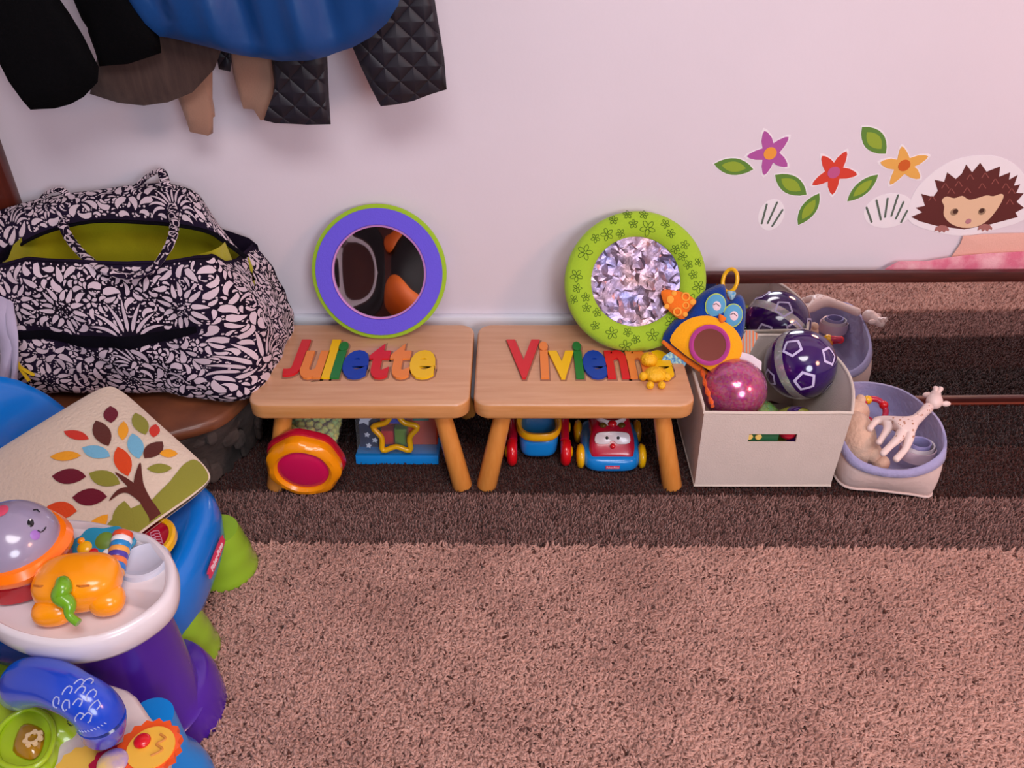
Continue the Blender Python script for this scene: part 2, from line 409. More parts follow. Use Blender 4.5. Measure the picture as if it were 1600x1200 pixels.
# ------------------------------------------------------------------ round mirrors leaning on the wall
def leaning(bot, top):
    O = (Vector(bot)+Vector(top))/2; return Plane(O, (1, 0, 0), Vector(top)-Vector(bot)), (Vector(top)-Vector(bot)).length/2
t = thing('round_mirror', 'round child mirror with purple border and lime rim', 'mirror')
zt = .499
P, R = leaning((-.283, 1.586, SZ+.001), (-.283, YW-.012, zt))
def ring(P, prof, n=64, wob=None):
    """prof: [(r,h)]"""
    M = Matrix((( *[0]*4,),)*0) if False else None
    V = []; F = []; k = len(prof)
    for r, h in prof:
        for i in range(n):
            a = 2*PI*i/n; q = 1+(wob(a)-1)*(r/max(p_[0] for p_ in prof))**4 if wob else 1; V.append(P.at(r*q*math.cos(a), r*q*math.sin(a), h))
    for j in range(k):
        for i in range(n):
            j2 = (j+1) % k; F.append((j*n+i, j*n+(i+1) % n, j2*n+(i+1) % n, j2*n+i))
    return V, F
LIME = cloth('lime_felt', '9cc22e'); PURF = cloth('purple_felt', '6c5ce0')
MB().add(*ring(P, [(R, -.005), (R, .004), (R-.004, .006), (R-.012, .006), (R-.012, -.006)])).out('rim', LIME, t)
MB().add(*ring(P, [(R-.007, .001), (R-.009, .010), (R*.71, .0105), (R*.69, .006), (R*.69, -.004), (R-.01, -.006)])).out('border', PURF, t)
MB().add(*ring(P, [(R*.70, .0075), (R*.69, .0120), (R*.672, .0105), (R*.672, .006)])).out('piping', cloth('pink_piping', 'c98ac8'), t)
V = []; F = []; n = 40
for j in range(13):
    for i in range(n):
        r = R*.69*(j)/12; a = 2*PI*i/n; x, y = r*math.cos(a), r*math.sin(a)
        V.append(P.at(x, y, .0055+.0012*math.sin(x*32+1)*math.cos(y*18)))
for j in range(12):
    for i in range(n): F.append((j*n+i, j*n+(i+1) % n, (j+1)*n+(i+1) % n, (j+1)*n+i))
mesh('mirror_glass', V, F, MIRROR, t, 80)
MB().add(*prism(circ((0, 0), R-.01, 40), P, -.008, .0)).out('back_board', PURF, t)

t = thing('round_mirror', 'round crinkled foil mirror in green flowered fabric', 'mirror')
P2, R2 = leaning((.264, 1.530, SZ+.001), (.256, YW-.018, .4865)); PG = P2
GRF = cloth('green_floral_fabric', 'a3c832')
wob = lambda a: 1+.012*math.sin(2*a+.6)
MB().add(*ring(P2, [(R2*.99, -.012), (R2*1.0, 0), (R2*.985, .010), (R2*.93, .017), (R2*.80, .019), (R2*.68, .016), (R2*.63, .008), (R2*.63, -.012)], 72, wob)).out('border', GRF, t)
# printed flower outlines
mb = MB()
def petal_outline(P, cx, cy, r, rot, hf):
    for k in range(5):
        a = rot+k*2*PI/5; pts = []
        for i in range(9):
            q = 2*PI*i/9; x = r*.55+r*.42*math.cos(q); y = r*.25*math.sin(q)
            X = cx+x*math.cos(a)-y*math.sin(a); Y = cy+x*math.sin(a)+y*math.cos(a); pts.append(P.at(X, Y, hf(X, Y)))
        mb.add(*tube(pts, .0006, 4, closed=True, up=P.N))
def gh(X, Y):
    r = math.hypot(X, Y)/R2
    return float(np.interp(r, [.63, .68, .80, .93, .985, 1.0], [.008, .016, .019, .017, .010, 0]))+.0006
fl = []
for tries in range(900):
    a = random.random()*2*PI; r = R2*random.uniform(.67, .97); s_ = random.choice((.010, .014, .017)); x, y = r*math.cos(a), r*math.sin(a)
    if r+s_*.6 > R2*.985 or r-s_ < R2*.63: continue
    if all(math.hypot(x-q[0], y-q[1]) > (s_+q[2])*1.02 for q in fl): fl.append((x, y, s_))
for x, y, s_ in fl: petal_outline(P2, x, y, s_, random.random()*6, gh)
o = mb.out('flower_print', mat('print_dark_green', '51701a', .9), t, 0, False); o['kind'] = 'stuff'; o['label'] = 'dark green outlined flower print'
# crinkled foil
bm = bmesh.new(); fr_ = R2*.665; k_ = 0; sp_ = .0085; fv = []
for jj in range(-13, 14):
    for ii in range(-13, 14):
        x = (ii+(.5 if jj % 2 else 0))*sp_; y = jj*sp_*.87
        if math.hypot(x, y) > fr_-.004: continue
        fv.append((x+random.uniform(-.35, .35)*sp_, y+random.uniform(-.35, .35)*sp_))
fv += circ((0, 0), fr_, 44)
from mathutils.geometry import delaunay_2d_cdt
dv, _, df, _, _, _ = delaunay_2d_cdt([Vector(q) for q in fv], [], [], 0, 1e-5)
V = [P2.at(q.x, q.y, .006+.0015*math.sin(q.x*60+q.y*30)+random.uniform(-.0013, .0013)) for q in dv]; F = [tuple(q) for q in df]
FO = mat('crinkled_foil', '9c7c80', .28, .85, c2='70688e', scale=16, bump=.35, bscale=50)
nt, b = nodes(FO); b.inputs['Thin Film Thickness'].default_value = 420; b.inputs['Thin Film IOR'].default_value = 1.6
mesh('foil_mirror', V, F, FO, t, 12)
MB().add(*prism(circ((0, 0), R2*.97, 40), P2, -.014, -.004)).out('back_board', GRF, t)

# ------------------------------------------------------------------ long framed mirror on its side
MY = math.radians(.8); MX0 = .24; ML = 1.30; MH = .353
PM = Plane((MX0, 1.643, .0015), (math.cos(MY), math.sin(MY), 0), (0, .035, 1))
t = thing('framed_mirror', 'long dark-framed mirror on its side against wall', 'mirror')
fw = .024
for (a0, a1, b0, b1) in ((0, ML, MH-fw, MH), (0, ML, 0, fw), (0, fw, fw, MH-fw), (ML-fw, ML, fw, MH-fw)):
    MB().add(*prism([(a0, b0), (a1, b0), (a1, b1), (a0, b1)], PM, -.006, .010, .002)).out('frame_rail', DARKW, t)
MB().add(*prism([(fw-.003, fw-.003), (ML-fw+.003, fw-.003), (ML-fw+.003, MH-fw+.003), (fw-.003, MH-fw+.003)], PM, -.003, .002)).out('mirror_glass', MIRROR, t)
MB().add(*prism([(0, .0075), (ML, .0075), (ML, .0125), (0, .0125)], PM, .009, .0112)).out('edge_strip', mat('reddish_edge', '8a4434', .3), t)['label'] = 'thin reddish strip along the bottom rail'  # thin strip coloured lighter and redder than the rail

# ------------------------------------------------------------------ fabric bin and balls
BX0, BX1, BY0, BY1, BH = .383, .668, 1.352, 1.643, .192
FAB = cloth('cream_bin_fabric', 'd2c4ba', var=.02)
t = thing('storage_bin', 'cream fabric storage bin with cut-out handle, full of balls', 'bin')
def binwall(s_, z, off=0):
    """s in 0..4 round the box from front-left, counter-clockwise"""
    k = int(s_) % 4; f = s_-int(s_); q = z/BH
    cs = [(BX0, BY0), (BX1, BY0), (BX1, BY1), (BX0, BY1)]; a, b_ = cs[k], cs[(k+1) % 4]
    x = a[0]+(b_[0]-a[0])*f; y = a[1]+(b_[1]-a[1])*f; bul = math.sin(PI*f)*q*q
    nrm = [(0, -1), (1, 0), (0, 1), (-1, 0)][k]; am = [-.006, .036, .002, -.002][k]
    x += nrm[0]*(bul*am+off); y += nrm[1]*(bul*am+off)
    x += (x-(BX0+BX1)/2)*.03*q
    return x, y
def sheet(name, k, m, parent, hole=None, th=.004, n=20, nz=14):
    V = []; F = []; zs = [BH*j/nz for j in range(nz+1)]
    for side in (0, -th):
        for j in range(nz+1):
            for i in range(n+1):
                f = min(max(i/n, .0001), .9999); x, y = binwall(k+f, zs[j], side); dip = (.006*math.sin(PI*f)*(zs[j]/BH)**4) if k == 0 else 0
                V.append((x, y, zs[j]+.011-dip))
    W = (n+1)*(nz+1); inh = lambda i, j: hole and hole[0] <= i < hole[1] and hole[2] <= j < hole[3]
    for j in range(nz):
        for i in range(n):
            if inh(i, j): continue
            a = j*(n+1)+i; q = (a, a+1, a+n+2, a+n+1); F.append(q); F.append(tuple(W+x for x in q[::-1]))
    def side_(a, b_): F.append((a, b_, b_+W, a+W))
    for i in range(n): side_(i+1, i); side_(nz*(n+1)+i, nz*(n+1)+i+1)
    for j in range(nz): side_(j*(n+1), (j+1)*(n+1)); side_((j+1)*(n+1)+n, j*(n+1)+n)
    if hole:
        i0, i1, j0, j1 = hole
        for i in range(i0, i1): side_(j0*(n+1)+i, j0*(n+1)+i+1); side_(j1*(n+1)+i+1, j1*(n+1)+i)
        for j in range(j0, j1): side_((j+1)*(n+1)+i0, j*(n+1)+i0); side_(j*(n+1)+i1, (j+1)*(n+1)+i1)
    return mesh(name, V, F, m, parent, 50)
for k in range(4): sheet('side_panel', k, FAB, t, (8, 16, 22, 26) if k == 0 else None, n=24 if k == 0 else 16, nz=36 if k == 0 else 12)
hem = []
for k in range(4):
    for i in range(12):
        x, y = binwall(k+min(max(i/12, .0001), .9999), BH, -.002); hem.append((x, y, BH+.0115-(.006*math.sin(PI*i/12) if k == 0 else 0)))
MB().add(*tube(hem, .0035, 8, closed=True)).out('hem', cloth('cream_hem', 'dccfc2'), t)
hb = []
for k in range(4):
    for i in range(6): x, y = binwall(k+min(max(i/6, .0001), .9999), .001, -.001); hb.append((x, y, .013))
MB().add(*tube(hb, .003, 8, closed=True)).out('hem', MATS['cream_hem'], t)
MB().add(*box(((BX0+BX1)/2, (BY0+BY1)/2, .014), (BX1-BX0-.008, BY1-BY0-.008, .004), .001)).out('bottom', FAB, t)

def glitter(name, c, amt=.5):
    m = bpy.data.materials.new(name); m.use_nodes = True; nt, b = nodes(m)
    tc = nt.nodes.new('ShaderNodeTexCoord'); v = nt.nodes.new('ShaderNodeTexVoronoi'); v.inputs['Scale'].default_value = 230
    nt.links.new(tc.outputs['Object'], v.inputs['Vector'])
    mx = nt.nodes.new('ShaderNodeMix'); mx.data_type = 'RGBA'; mx.inputs[0].default_value = .12; mx.inputs[6].default_value = (*lin(c), 1)
    nt.links.new(v.outputs['Color'], mx.inputs[7]); nt.links.new(mx.outputs[2], b.inputs['Base Color'])
    bp = nt.nodes.new('ShaderNodeBump'); bp.inputs['Strength'].default_value = .55; bp.inputs['Distance'].default_value = .002
    sp = nt.nodes.new('ShaderNodeSeparateColor'); nt.links.new(v.outputs['Color'], sp.inputs[0]); nt.links.new(sp.outputs[0], bp.inputs['Height'])
    nt.links.new(bp.outputs[0], b.inputs['Normal']); b.inputs['Metallic'].default_value = amt; b.inputs['Roughness'].default_value = .22
    b.inputs['Coat Weight'].default_value = 1; b.inputs['Coat Roughness'].default_value = .04
    MATS[name] = m; return m
GLP = glitter('pink_glitter', 'c0407c'); HOLO = glitter('holographic_band', 'd2cacc', .5)
DPUR = mat('dark_purple_vinyl', '1d0a5c', .12, coat=1, c2='3a0a5e', scale=4)
WLINE = mat('white_line', 'd6ccf2', .4)
def patch_on_sphere(c, r, d, up, pts, off=.0008, inner=None):
    d = Vector(d).normalized(); u_ = Vector(up); u_ = (u_-d*u_.dot(d)).normalized(); v_ = u_.cross(d)
    f = lambda a, b_: c+((d+v_*a+u_*b_).normalized())*(r+off)
    return f
def sub_ring(outer, inner, f, n=6):
    V = []; F = []; k = len(outer)
    O = []; I = []
    for i in range(k):
        for j in range(n):
            t_ = j/n; O.append((outer[i][0]*(1-t_)+outer[(i+1) % k][0]*t_, outer[i][1]*(1-t_)+outer[(i+1) % k][1]*t_))
            I.append((inner[i][0]*(1-t_)+inner[(i+1) % k][0]*t_, inner[i][1]*(1-t_)+inner[(i+1) % k][1]*t_))
    V = [f(*q) for q in O]+[f(*q) for q in I]; N = len(O)
    for i in range(N): F.append((i, (i+1) % N, N+(i+1) % N, N+i))
    return V, F
def ball(name, label, c, r, m, group=None):
    t = thing('ball', label, 'ball', group); MB().add(*ell(c, (r, r, r), None, 48, 28)).out('ball_shell', m, t); return t
bc = Vector((.630, 1.560, .180)); br = .077
t = ball('ball', 'dark purple ball with white pentagons and sparkling silver band', bc, br, DPUR, 'toy balls in the bin')
def facing(c, r, u, v):
    d = ray(u, v).normalized(); oc = CP-c; b_ = d.dot(oc); q = b_*b_-(oc.dot(oc)-r*r)
    return (CP+d*(-b_-math.sqrt(max(q, 0))) - c).normalized()
for (u, v, s_, rot) in ((1238, 543, .30, .3), (1258, 596, .33, 3.4), (1296, 556, .30, .5), (1203, 590, .28, 1.0), (1300, 610, .28, 0.2), (1212, 545, .0, 0)):
    if s_ == 0: continue
    d = facing(bc, br, u, v); f = patch_on_sphere(bc, br, d, (0, .3, 1), None)
    pent = lambda k: [(k*math.sin(rot+2*PI*i/5), k*math.cos(rot+2*PI*i/5)) for i in range(5)]
    MB().add(*sub_ring(pent(s_), pent(s_*.72), f)).out('pentagon_line', WLINE, t, 80)
for d in ((0.2, .95, .25), (-.6, .75, .1), (.75, .6, .2), (-.1, .6, .8), (.3, .7, -.6)):
    f = patch_on_sphere(bc, br, d, (0, .3, 1), None); rot = d[0]*5
    pent = lambda k: [(k*math.sin(rot+2*PI*i/5), k*math.cos(rot+2*PI*i/5)) for i in range(5)]
    MB().add(*sub_ring(pent(.3), pent(.3*.76), f)).out('pentagon_line', WLINE, t, 80)
ax = (facing(bc, br, 1216, 560).cross(facing(bc, br, 1238, 612))).normalized()
V = []; F = []; n = 72; a1 = ax.orthogonal().normalized(); a2 = ax.cross(a1)
off = facing(bc, br, 1216, 560).dot(ax)
for i in range(n):
    a = 2*PI*i/n
    for j in range(5):
        h = (j/4-.5)*.26+off; V.append(bc+((a1*math.cos(a)+a2*math.sin(a))*math.sqrt(max(0, 1-h*h))+ax*h)*(br+.0007))
for i in range(n):
    for j in range(4): F.append((i*5+j, ((i+1) % n)*5+j, ((i+1) % n)*5+j+1, i*5+j+1))
mesh('silver_band', V, F, HOLO, t, 80)
ball('ball', 'pink glitter ball at the left front of the bin', Vector((.460, 1.447, .192)), .0665, GLP, 'toy balls in the bin')
ball('ball', 'green ball between pink and purple balls', Vector((.520, 1.452, .093)), .060, glitter('green_pearl', '5a9a28', .2), 'toy balls in the bin')
t = ball('ball', 'yellow-green ball with purple stripe low in the bin', Vector((.595, 1.420, .098)), .058, mat('yellow_green_vinyl', '8f9a2c', .2, coat=.6), 'toy balls in the bin')
c = Vector((.595, 1.420, .098)); V = []; F = []; a1 = Vector((1, .3, .2)).normalized(); ax = a1.orthogonal().normalized(); ax = (Vector((.7, -.5, .6))).normalized(); a1 = ax.orthogonal().normalized(); a2 = ax.cross(a1)
for i in range(64):
    a = 2*PI*i/64
    for j in range(4):
        h = (j/3-.5)*.34+.35; V.append(c+((a1*math.cos(a)+a2*math.sin(a))*math.sqrt(1-h*h)+ax*h)*.0587)
for i in range(64):
    for j in range(3): F.append((i*4+j, ((i+1) % 64)*4+j, ((i+1) % 64)*4+j+1, i*4+j+1))
mesh('purple_stripe', V, F, DPUR, t, 80)
# things glimpsed through the handle slot
t = thing('toy_block', 'dark green toy block with two yellow buttons behind the bin slot', 'toy')
MB().add(*box((.502, 1.378, .140), (.080, .03, .05), .004)).out('block', mat('bottle_green', '2c6a44', .4), t)
for x in (.481, .499): MB().add(*lathe([(0, 0), (.0068, 0), (.0068, .003), (.005, .0045), (0, .0045)], 18, axisM((x, 1.3632, .136), (0, -1, 0)))).out('button', plastic('pale_yellow', 'f2d070'), t)
ball('ball', 'small red ball behind the right end of bin slot', Vector((.562, 1.380, .141)), .021, CRIM)
MB()

# ------------------------------------------------------------------ wall decals
PWL = Plane((0, YW, 0), (1, 0, 0), (0, 0, 1))
DB = mat('decal_clear_border', 'f2eef2', .3)
def star(cx, cy, R, r, rot, n=5):
    L = []
    for i in range(n*2):
        a = rot+PI*i/n; q = R if i % 2 == 0 else r; L.append((cx+q*math.sin(a), cy+q*math.cos(a)))
    return L
def off(L, k):
    n = len(L); cx = sum(p[0] for p in L)/n; cy = sum(p[1] for p in L)/n
    return [(cx+(x-cx)*(1+k/max(1e-6, math.hypot(x-cx, y-cy))), cy+(y-cy)*(1+k/max(1e-6, math.hypot(x-cx, y-cy)))) for x, y in L]
def decal(L, h0, h1, m, name, parent): return MB().add(*prism(L, PWL, h0, h1)).out(name, m, parent, 0)
ZO = lambda x, y: (1100+x/3.2, 180+y/3.2)
def flower(tips, cen, col, ccol, cr, lab):
    t = thing('flower_decal', lab, 'wall decal', 'flower decals on the wall')
    c = PWL.px(*ZO(*cen)); L = []
    tp = [PWL.px(*ZO(*q)) for q in tips]
    for i in range(5):
        a, b_ = tp[i], tp[(i+1) % 5]
        # rounded petal tip
        d = (a[0]-c[0], a[1]-c[1]); ln = math.hypot(*d); nx, ny = -d[1]/ln, d[0]/ln
        L += [(c[0]+d[0]*.62+nx*ln*.21, c[1]+d[1]*.62+ny*ln*.21), (c[0]+d[0]*.9+nx*ln*.10, c[1]+d[1]*.9+ny*ln*.10), a,
              (c[0]+d[0]*.9-nx*ln*.10, c[1]+d[1]*.9-ny*ln*.10), (c[0]+d[0]*.62-nx*ln*.21, c[1]+d[1]*.62-ny*ln*.21)]
        m_ = ((a[0]+b_[0])/2-c[0], (a[1]+b_[1])/2-c[1]); L.append((c[0]+m_[0]*.52, c[1]+m_[1]*.52))
    # order check: make tips run so nx points to previous side
    def ang(p): return math.atan2(p[1]-c[1], p[0]-c[0])
    L.sort(key=ang)
    decal([(c[0]+(x-c[0])*1.13, c[1]+(y-c[1])*1.13) for x, y in L], 0, .0004, DB, 'clear_border', t)
    decal(L, .0004, .0012, mat('decal_'+col, col, .5), 'petals', t)
    decal(circ(c, cr/3.2*.00131, 20), .0012, .0018, mat('decal_'+ccol, ccol, .5), 'flower_centre', t)
flower([(302, 78), (422, 108), (416, 256), (300, 298), (215, 205)], (330, 190), 'b255a2', 'f0a03c', 32, 'purple star-shaped flower wall decal with orange centre')
flower([(712, 180), (765, 296), (642, 396), (541, 347), (590, 203)], (648, 285), 'd83f2a', 'c4588c', 31, 'red star-shaped flower wall decal with pink centre')
flower([(988, 156), (1120, 205), (1078, 316), (930, 346), (881, 235)], (1000, 250), 'eab054', 'd0611c', 30, 'yellow star-shaped flower wall decal with orange centre')
G1 = mat('decal_leaf_green', '5f8c34', .5); G2 = mat('decal_leaf_light', '93ae30', .5)
for (a, b_, w_, lab) in (((50, 243), (246, 270), 86, 'green leaf decal left of the purple flower'), ((355, 298), (512, 396), 92, 'green leaf decal between the purple and red flowers'),
                  ((470, 548), (576, 390), 84, 'green leaf decal below the red flower'), ((716, 430), (870, 296), 78, 'green leaf decal right of the red flower'),
                  ((790, 58), (908, 192), 96, 'green leaf decal above the yellow flower')):
    t = thing('leaf_decal', lab, 'wall decal', 'leaf decals on the wall')
    A, B = PWL.px(*ZO(*a)), PWL.px(*ZO(*b_)); c = ((A[0]+B[0])/2, (A[1]+B[1])/2); Ln = math.hypot(B[0]-A[0], B[1]-A[1]); ro = math.atan2(B[1]-A[1], B[0]-A[0]); W_ = w_/3.2*.00131
    decal(leafpoly(c, Ln*1.08, W_*1.14, ro), 0, .0004, DB, 'clear_border', t); decal(leafpoly(c, Ln, W_, ro), .0004, .0011, G1, 'leaf_blade', t)
    decal(leafpoly((c[0], c[1]), Ln*.62, W_*.62, ro), .0011, .0015, G2, 'light_patch', t)
GRS = mat('decal_grass', '5a6a5c', .5)
for (L, lab) in (([((288, 542), (314, 444)), ((318, 540), (366, 434)), ((340, 555), (393, 472))], 'small grass tuft decal of three blades'),
                 ([((838, 534), (812, 460)), ((884, 522), (862, 424)), ((904, 510), (918, 414)), ((936, 504), (970, 398)), ((958, 518), (998, 432)), ((984, 536), (1016, 476))], 'large grass tuft decal of six blades')):
    t = thing('grass_decal', lab, 'wall decal')
    pts = [PWL.px(*ZO(*q)) for ab in L for q in ab]; cx = sum(p[0] for p in pts)/len(pts); cy = sum(p[1] for p in pts)/len(pts)
    rx = (max(p[0] for p in pts)-min(p[0] for p in pts))/2+.008; ry = (max(p[1] for p in pts)-min(p[1] for p in pts))/2+.008
    decal(circ((cx, cy), rx, 28, ry), 0, .0004, DB, 'clear_border', t)
    for a, b_ in L:
        A, B = PWL.px(*ZO(*a)), PWL.px(*ZO(*b_)); d = Vector((B[0]-A[0], B[1]-A[1])).normalized()*.002; nx, ny = -d.y, d.x
        decal([(A[0]+nx, A[1]+ny), (A[0]-d.x*.8, A[1]-d.y*.8), (A[0]-nx, A[1]-ny), (B[0]-nx, B[1]-ny), (B[0]+d.x*.8, B[1]+d.y*.8), (B[0]+nx, B[1]+ny)], .0004, .0011, GRS, 'grass_blade', t)
t = thing('hedgehog_decal', 'brown hedgehog wall decal with cream face', 'wall decal')
hb_ = [(1035, 508), (1090, 485), (1058, 462), (1104, 452), (1085, 392), (1145, 408), (1168, 378), (1152, 322), (1200, 332), (1215, 285), (1258, 318), (1288, 292), (1310, 245), (1340, 285), (1380, 237), (1412, 282), (1480, 255), (1474, 307), (1530, 285), (1524, 322), (1568, 297), (1548, 352), (1580, 345), (1560, 388), (1598, 390), (1562, 432), (1600, 462), (1556, 486), (1568, 508), (1430, 545), (1300, 570), (1160, 552), (1080, 530)]
H = PWL.pxs([ZO(*q) for q in hb_]); cx, cy = PWL.px(*ZO(1320, 430))
decal(smooth2([(cx+(x-cx)*1.06, cy+(y-cy)*1.12) for x, y in PWL.pxs([ZO(*q) for q in ((1035, 508), (1060, 400), (1130, 320), (1240, 250), (1380, 225), (1500, 245), (1590, 320), (1615, 430), (1590, 510), (1430, 560), (1300, 585), (1140, 560))])], 3), .0001, .0007, DB, 'clear_border', t)
decal(H, .0007, .0011, mat('decal_brown', '5c2420', .5), 'spines', t)
Fc = smooth2(PWL.pxs([ZO(*q) for q in ((1188, 425), (1212, 405), (1250, 414), (1290, 402), (1320, 420), (1350, 418), (1410, 400), (1445, 404), (1485, 392), (1496, 408), (1470, 460), (1420, 522), (1360, 556), (1290, 561), (1232, 540), (1198, 500), (1200, 455))]), 3)
decal(Fc, .0011, .0015, mat('decal_cream', 'e8c4a0', .5), 'face', t)
for q, r, c_, nm in (((1250, 482), 20, 'a08468', 'eye_patch'), ((1388, 480), 19, 'a08468', 'eye_patch'), ((1255, 479), 13, '4a2c20', 'eye'), ((1386, 475), 13, '4a2c20', 'eye'), ((1320, 529), 15, 'bb8088', 'nose')):
    decal(circ(PWL.px(*ZO(*q)), r/3.2*.00131, 16), .0015, .0020 if nm != 'eye' else .0024, mat('decal_'+c_, c_, .5), nm, t)
for (x, y) in ((1188, 566), (1404, 560)):
    L = PWL.pxs([ZO(x+a, y+b_) for a, b_ in ((-38, 14), (-30, -8), (-5, -18), (22, -14), (36, 2), (34, 12), (20, 8), (12, 20), (0, 10), (-12, 20), (-20, 8))])
    decal(L, .0010, .0016, mat('decal_paw', 'a86f68', .5), 'paw', t)
mb = MB()
for (x, y) in ((1330, 308), (1405, 300), (1205, 352), (1272, 342), (1455, 330), (1390, 352), (1235, 378), (1315, 374), (1508, 352), (1537, 378), (1140, 415), (1528, 432)):
    for sx in (-1, 1):
        L = PWL.pxs([ZO(x, y-12), ZO(x+sx*4, y-12), ZO(x+sx*20, y+12), ZO(x+sx*15, y+13)]); mb.add(*prism(L if sx > 0 else L[::-1], PWL, .0010, .0014))
o = mb.out('spine_marks', mat('decal_mark', '94524a', .5), t, 0); o['kind'] = 'stuff'

# ------------------------------------------------------------------ tree stump and damask duffel bag
BARK = mat('bark', '332a26', .95, c2='564842', scale=14, bump=1.0, bscale=40)
CUT = mat('cut_wood', '64361f', .5, c2='7c4629', scale=5, stretch=(3, 3, 20), coat=.25)
t = thing('tree_stump', 'live-edge log stump with dark bark under the duffel bag', 'stump')
SC = Vector((-.755, 1.490, 0)); wb = lambda a, z: 1+.05*math.sin(3*a+.8)+.035*math.sin(7*a)+.015*math.sin(13*a+2)+.02*math.sin(23*a+z*40)
V, F = lathe([(.17, .006), (.175, .04), (.188, .09), (.205, .13), (.220, .165)], 72, T(SC), wb); MB().add(V, F).out('bark', BARK, t, 60)
wc = lambda a, z: 1+.05*math.sin(3*a+.8)+.035*math.sin(7*a)
V, F = lathe([(.215, .163), (.224, .168), (.224, .186), (.217, .193), (0, .194)], 72, T(SC), wc); MB().add(V, F).out('wood_top', CUT, t, 60)
mb = MB()
for i in range(46):
    a = random.random()*2*PI; z = random.uniform(.02, .15); r = (.178+.25*max(0, z-.03))*wb(a, z)
    p = SC+Vector((math.cos(a)*r, math.sin(a)*r, z)); mb.add(*ell(p, (.012+.012*random.random(), .007, .022), Matrix.Rotation(a+PI/2, 4, 'Z'), 8, 6, .7))
o = mb.out('bark_ridge', BARK, t, 0); o['kind'] = 'stuff'

BAGB = cloth('bag_black_cotton', '1a1220', c2='241a30', scale=9); BAGW = cloth('bag_print_white', 'd8c4cc', bump=.15); ZIP = cloth('zip_tape', '0c0a12'); LINE = cloth('lime_lining', 'b8b414', c2='98940c', scale=6)
XL, XR, YF, YB, Z0 = -.985, -.538, 1.405, 1.655, .197
# perimeter path (front left -> front right -> back right), rounded corner
def perim(s_):
    """s in metres from front-left; front .49, corner, right side"""
    W_ = XR-XL; r = .05; f = W_-r
    if s_ <= f: return XL+s_, YF, 0, -1
    q = s_-f; ar = r*PI/2
    if q <= ar: a = q/r; return XL+f+r*math.sin(a), YF+r-r*math.cos(a), math.sin(a), -math.cos(a)
    q -= ar; return XR, YF+r+q, 1, 0
SMAX = (XR-XL-.05)+.05*PI/2+(YB-YF-.05)
def rimz(s_):
    return float(np.interp(s_, [0, .03, .10, .17, .28, .36, .41, .45, .51, .58, .66], [.462, .490, .508, .503, .498, .502, .510, .505, .462, .435, .42]))
def bagsurf(s_, tt, h=0):
    x, y, nx, ny = perim(min(max(s_, 0), SMAX)); z = Z0+tt*(rimz(s_)-Z0)
    bul = .022*math.sin(PI*min(1, tt*1.05))**.8+.006*math.sin(s_*22+tt*5)*math.sin(PI*tt)
    if tt < .12: bul -= .03*(1-tt/.12)**2
    if tt > .9: bul -= .012*((tt-.9)/.1)**2
    fl = .045*(1-tt)*max(0, min(1, (s_-.29)/.15)) * (tt > .02)
    cr = .0035*math.sin(s_*60+tt*9)*math.sin(tt*16)
    k = bul+fl+cr+h
    return Vector((x+nx*k, y+ny*k, z))
t = thing('duffel_bag', 'black and white damask duffel bag with lime lining on stump', 'bag')
NS, NT = 110, 44; V = [bagsurf(SMAX*i/NS, j/NT) for j in range(NT+1) for i in range(NS+1)]
F = [(j*(NS+1)+i, j*(NS+1)+i+1, (j+1)*(NS+1)+i+1, (j+1)*(NS+1)+i) for j in range(NT) for i in range(NS)]
# turn the rim over and down inside
k0 = len(V)
for i in range(NS+1):
    p = bagsurf(SMAX*i/NS, 1); x, y, nx, ny = perim(SMAX*i/NS); V.append(p+Vector((-nx*.010, -ny*.010, -.003)))
for i in range(NS): F.append((NT*(NS+1)+i, NT*(NS+1)+i+1, k0+i+1, k0+i))
mesh('front_and_side', V, F, BAGB, t, 80)
# back and left walls + base
V = []; F = []
back = [(XR, 1.655), (XR-.02, 1.668), (-.74, 1.674), (XL, 1.666), (XL-.012, 1.64), (XL-.014, 1.52), (XL, YF+.008)]
bz = [.42, .43, .50, .49, .48, .47, .462]
for (x, y), z in zip(back, bz): V.append((x, y, Z0)); V.append((x, y, z))
for i in range(len(back)-1): F.append((2*i, 2*i+2, 2*i+3, 2*i+1))
mesh('back_wall', V, F, BAGB, t, 50)
mesh('base', *[[(XL, YF+.03, Z0), (XR-.01, YF+.03, Z0), (XR-.01, YB, Z0), (XL, YB, Z0), (XL, YF+.03, Z0+.006), (XR-.01, YF+.03, Z0+.006), (XR-.01, YB, Z0+.006), (XL, YB, Z0+.006)], [(0, 1, 2, 3), (4, 5, 6, 7), (0, 1, 5, 4), (1, 2, 6, 5), (2, 3, 7, 6), (3, 0, 4, 7)]], BAGB, t)
# inner lining: basin
V = []; F = []; ni = 64
for j, (dz, sc) in enumerate(((-.004, 1.0), (-.05, .965), (-.11, .93), (-.16, .80), (-.17, .3))):
    for i in range(ni):
        a = 2*PI*i/ni; f = lambda q: math.copysign(abs(q)**.55, q)
        x = (XL+XR)/2+(XR-XL-.020)/2*f(math.cos(a))*sc; y = (YF+YB)/2+(YB-YF-.024)/2*f(math.sin(a))*sc
        top = rimz(min(max(x-XL, 0), .46)) if math.sin(a) < 0 else float(np.interp(x, [XL, -.64, -.57, XR], [.485, .492, .44, .415]))
        V.append((x, y, top+dz+.006*math.sin(a*9+j*2)*(j > 0)))
for j in range(4):
    for i in range(ni): F.append((j*ni+i, j*ni+(i+1) % ni, (j+1)*ni+(i+1) % ni, (j+1)*ni+i))
F.append(tuple(4*ni+i for i in range(ni)))
mesh('lining', V, F, LINE, t, 80)
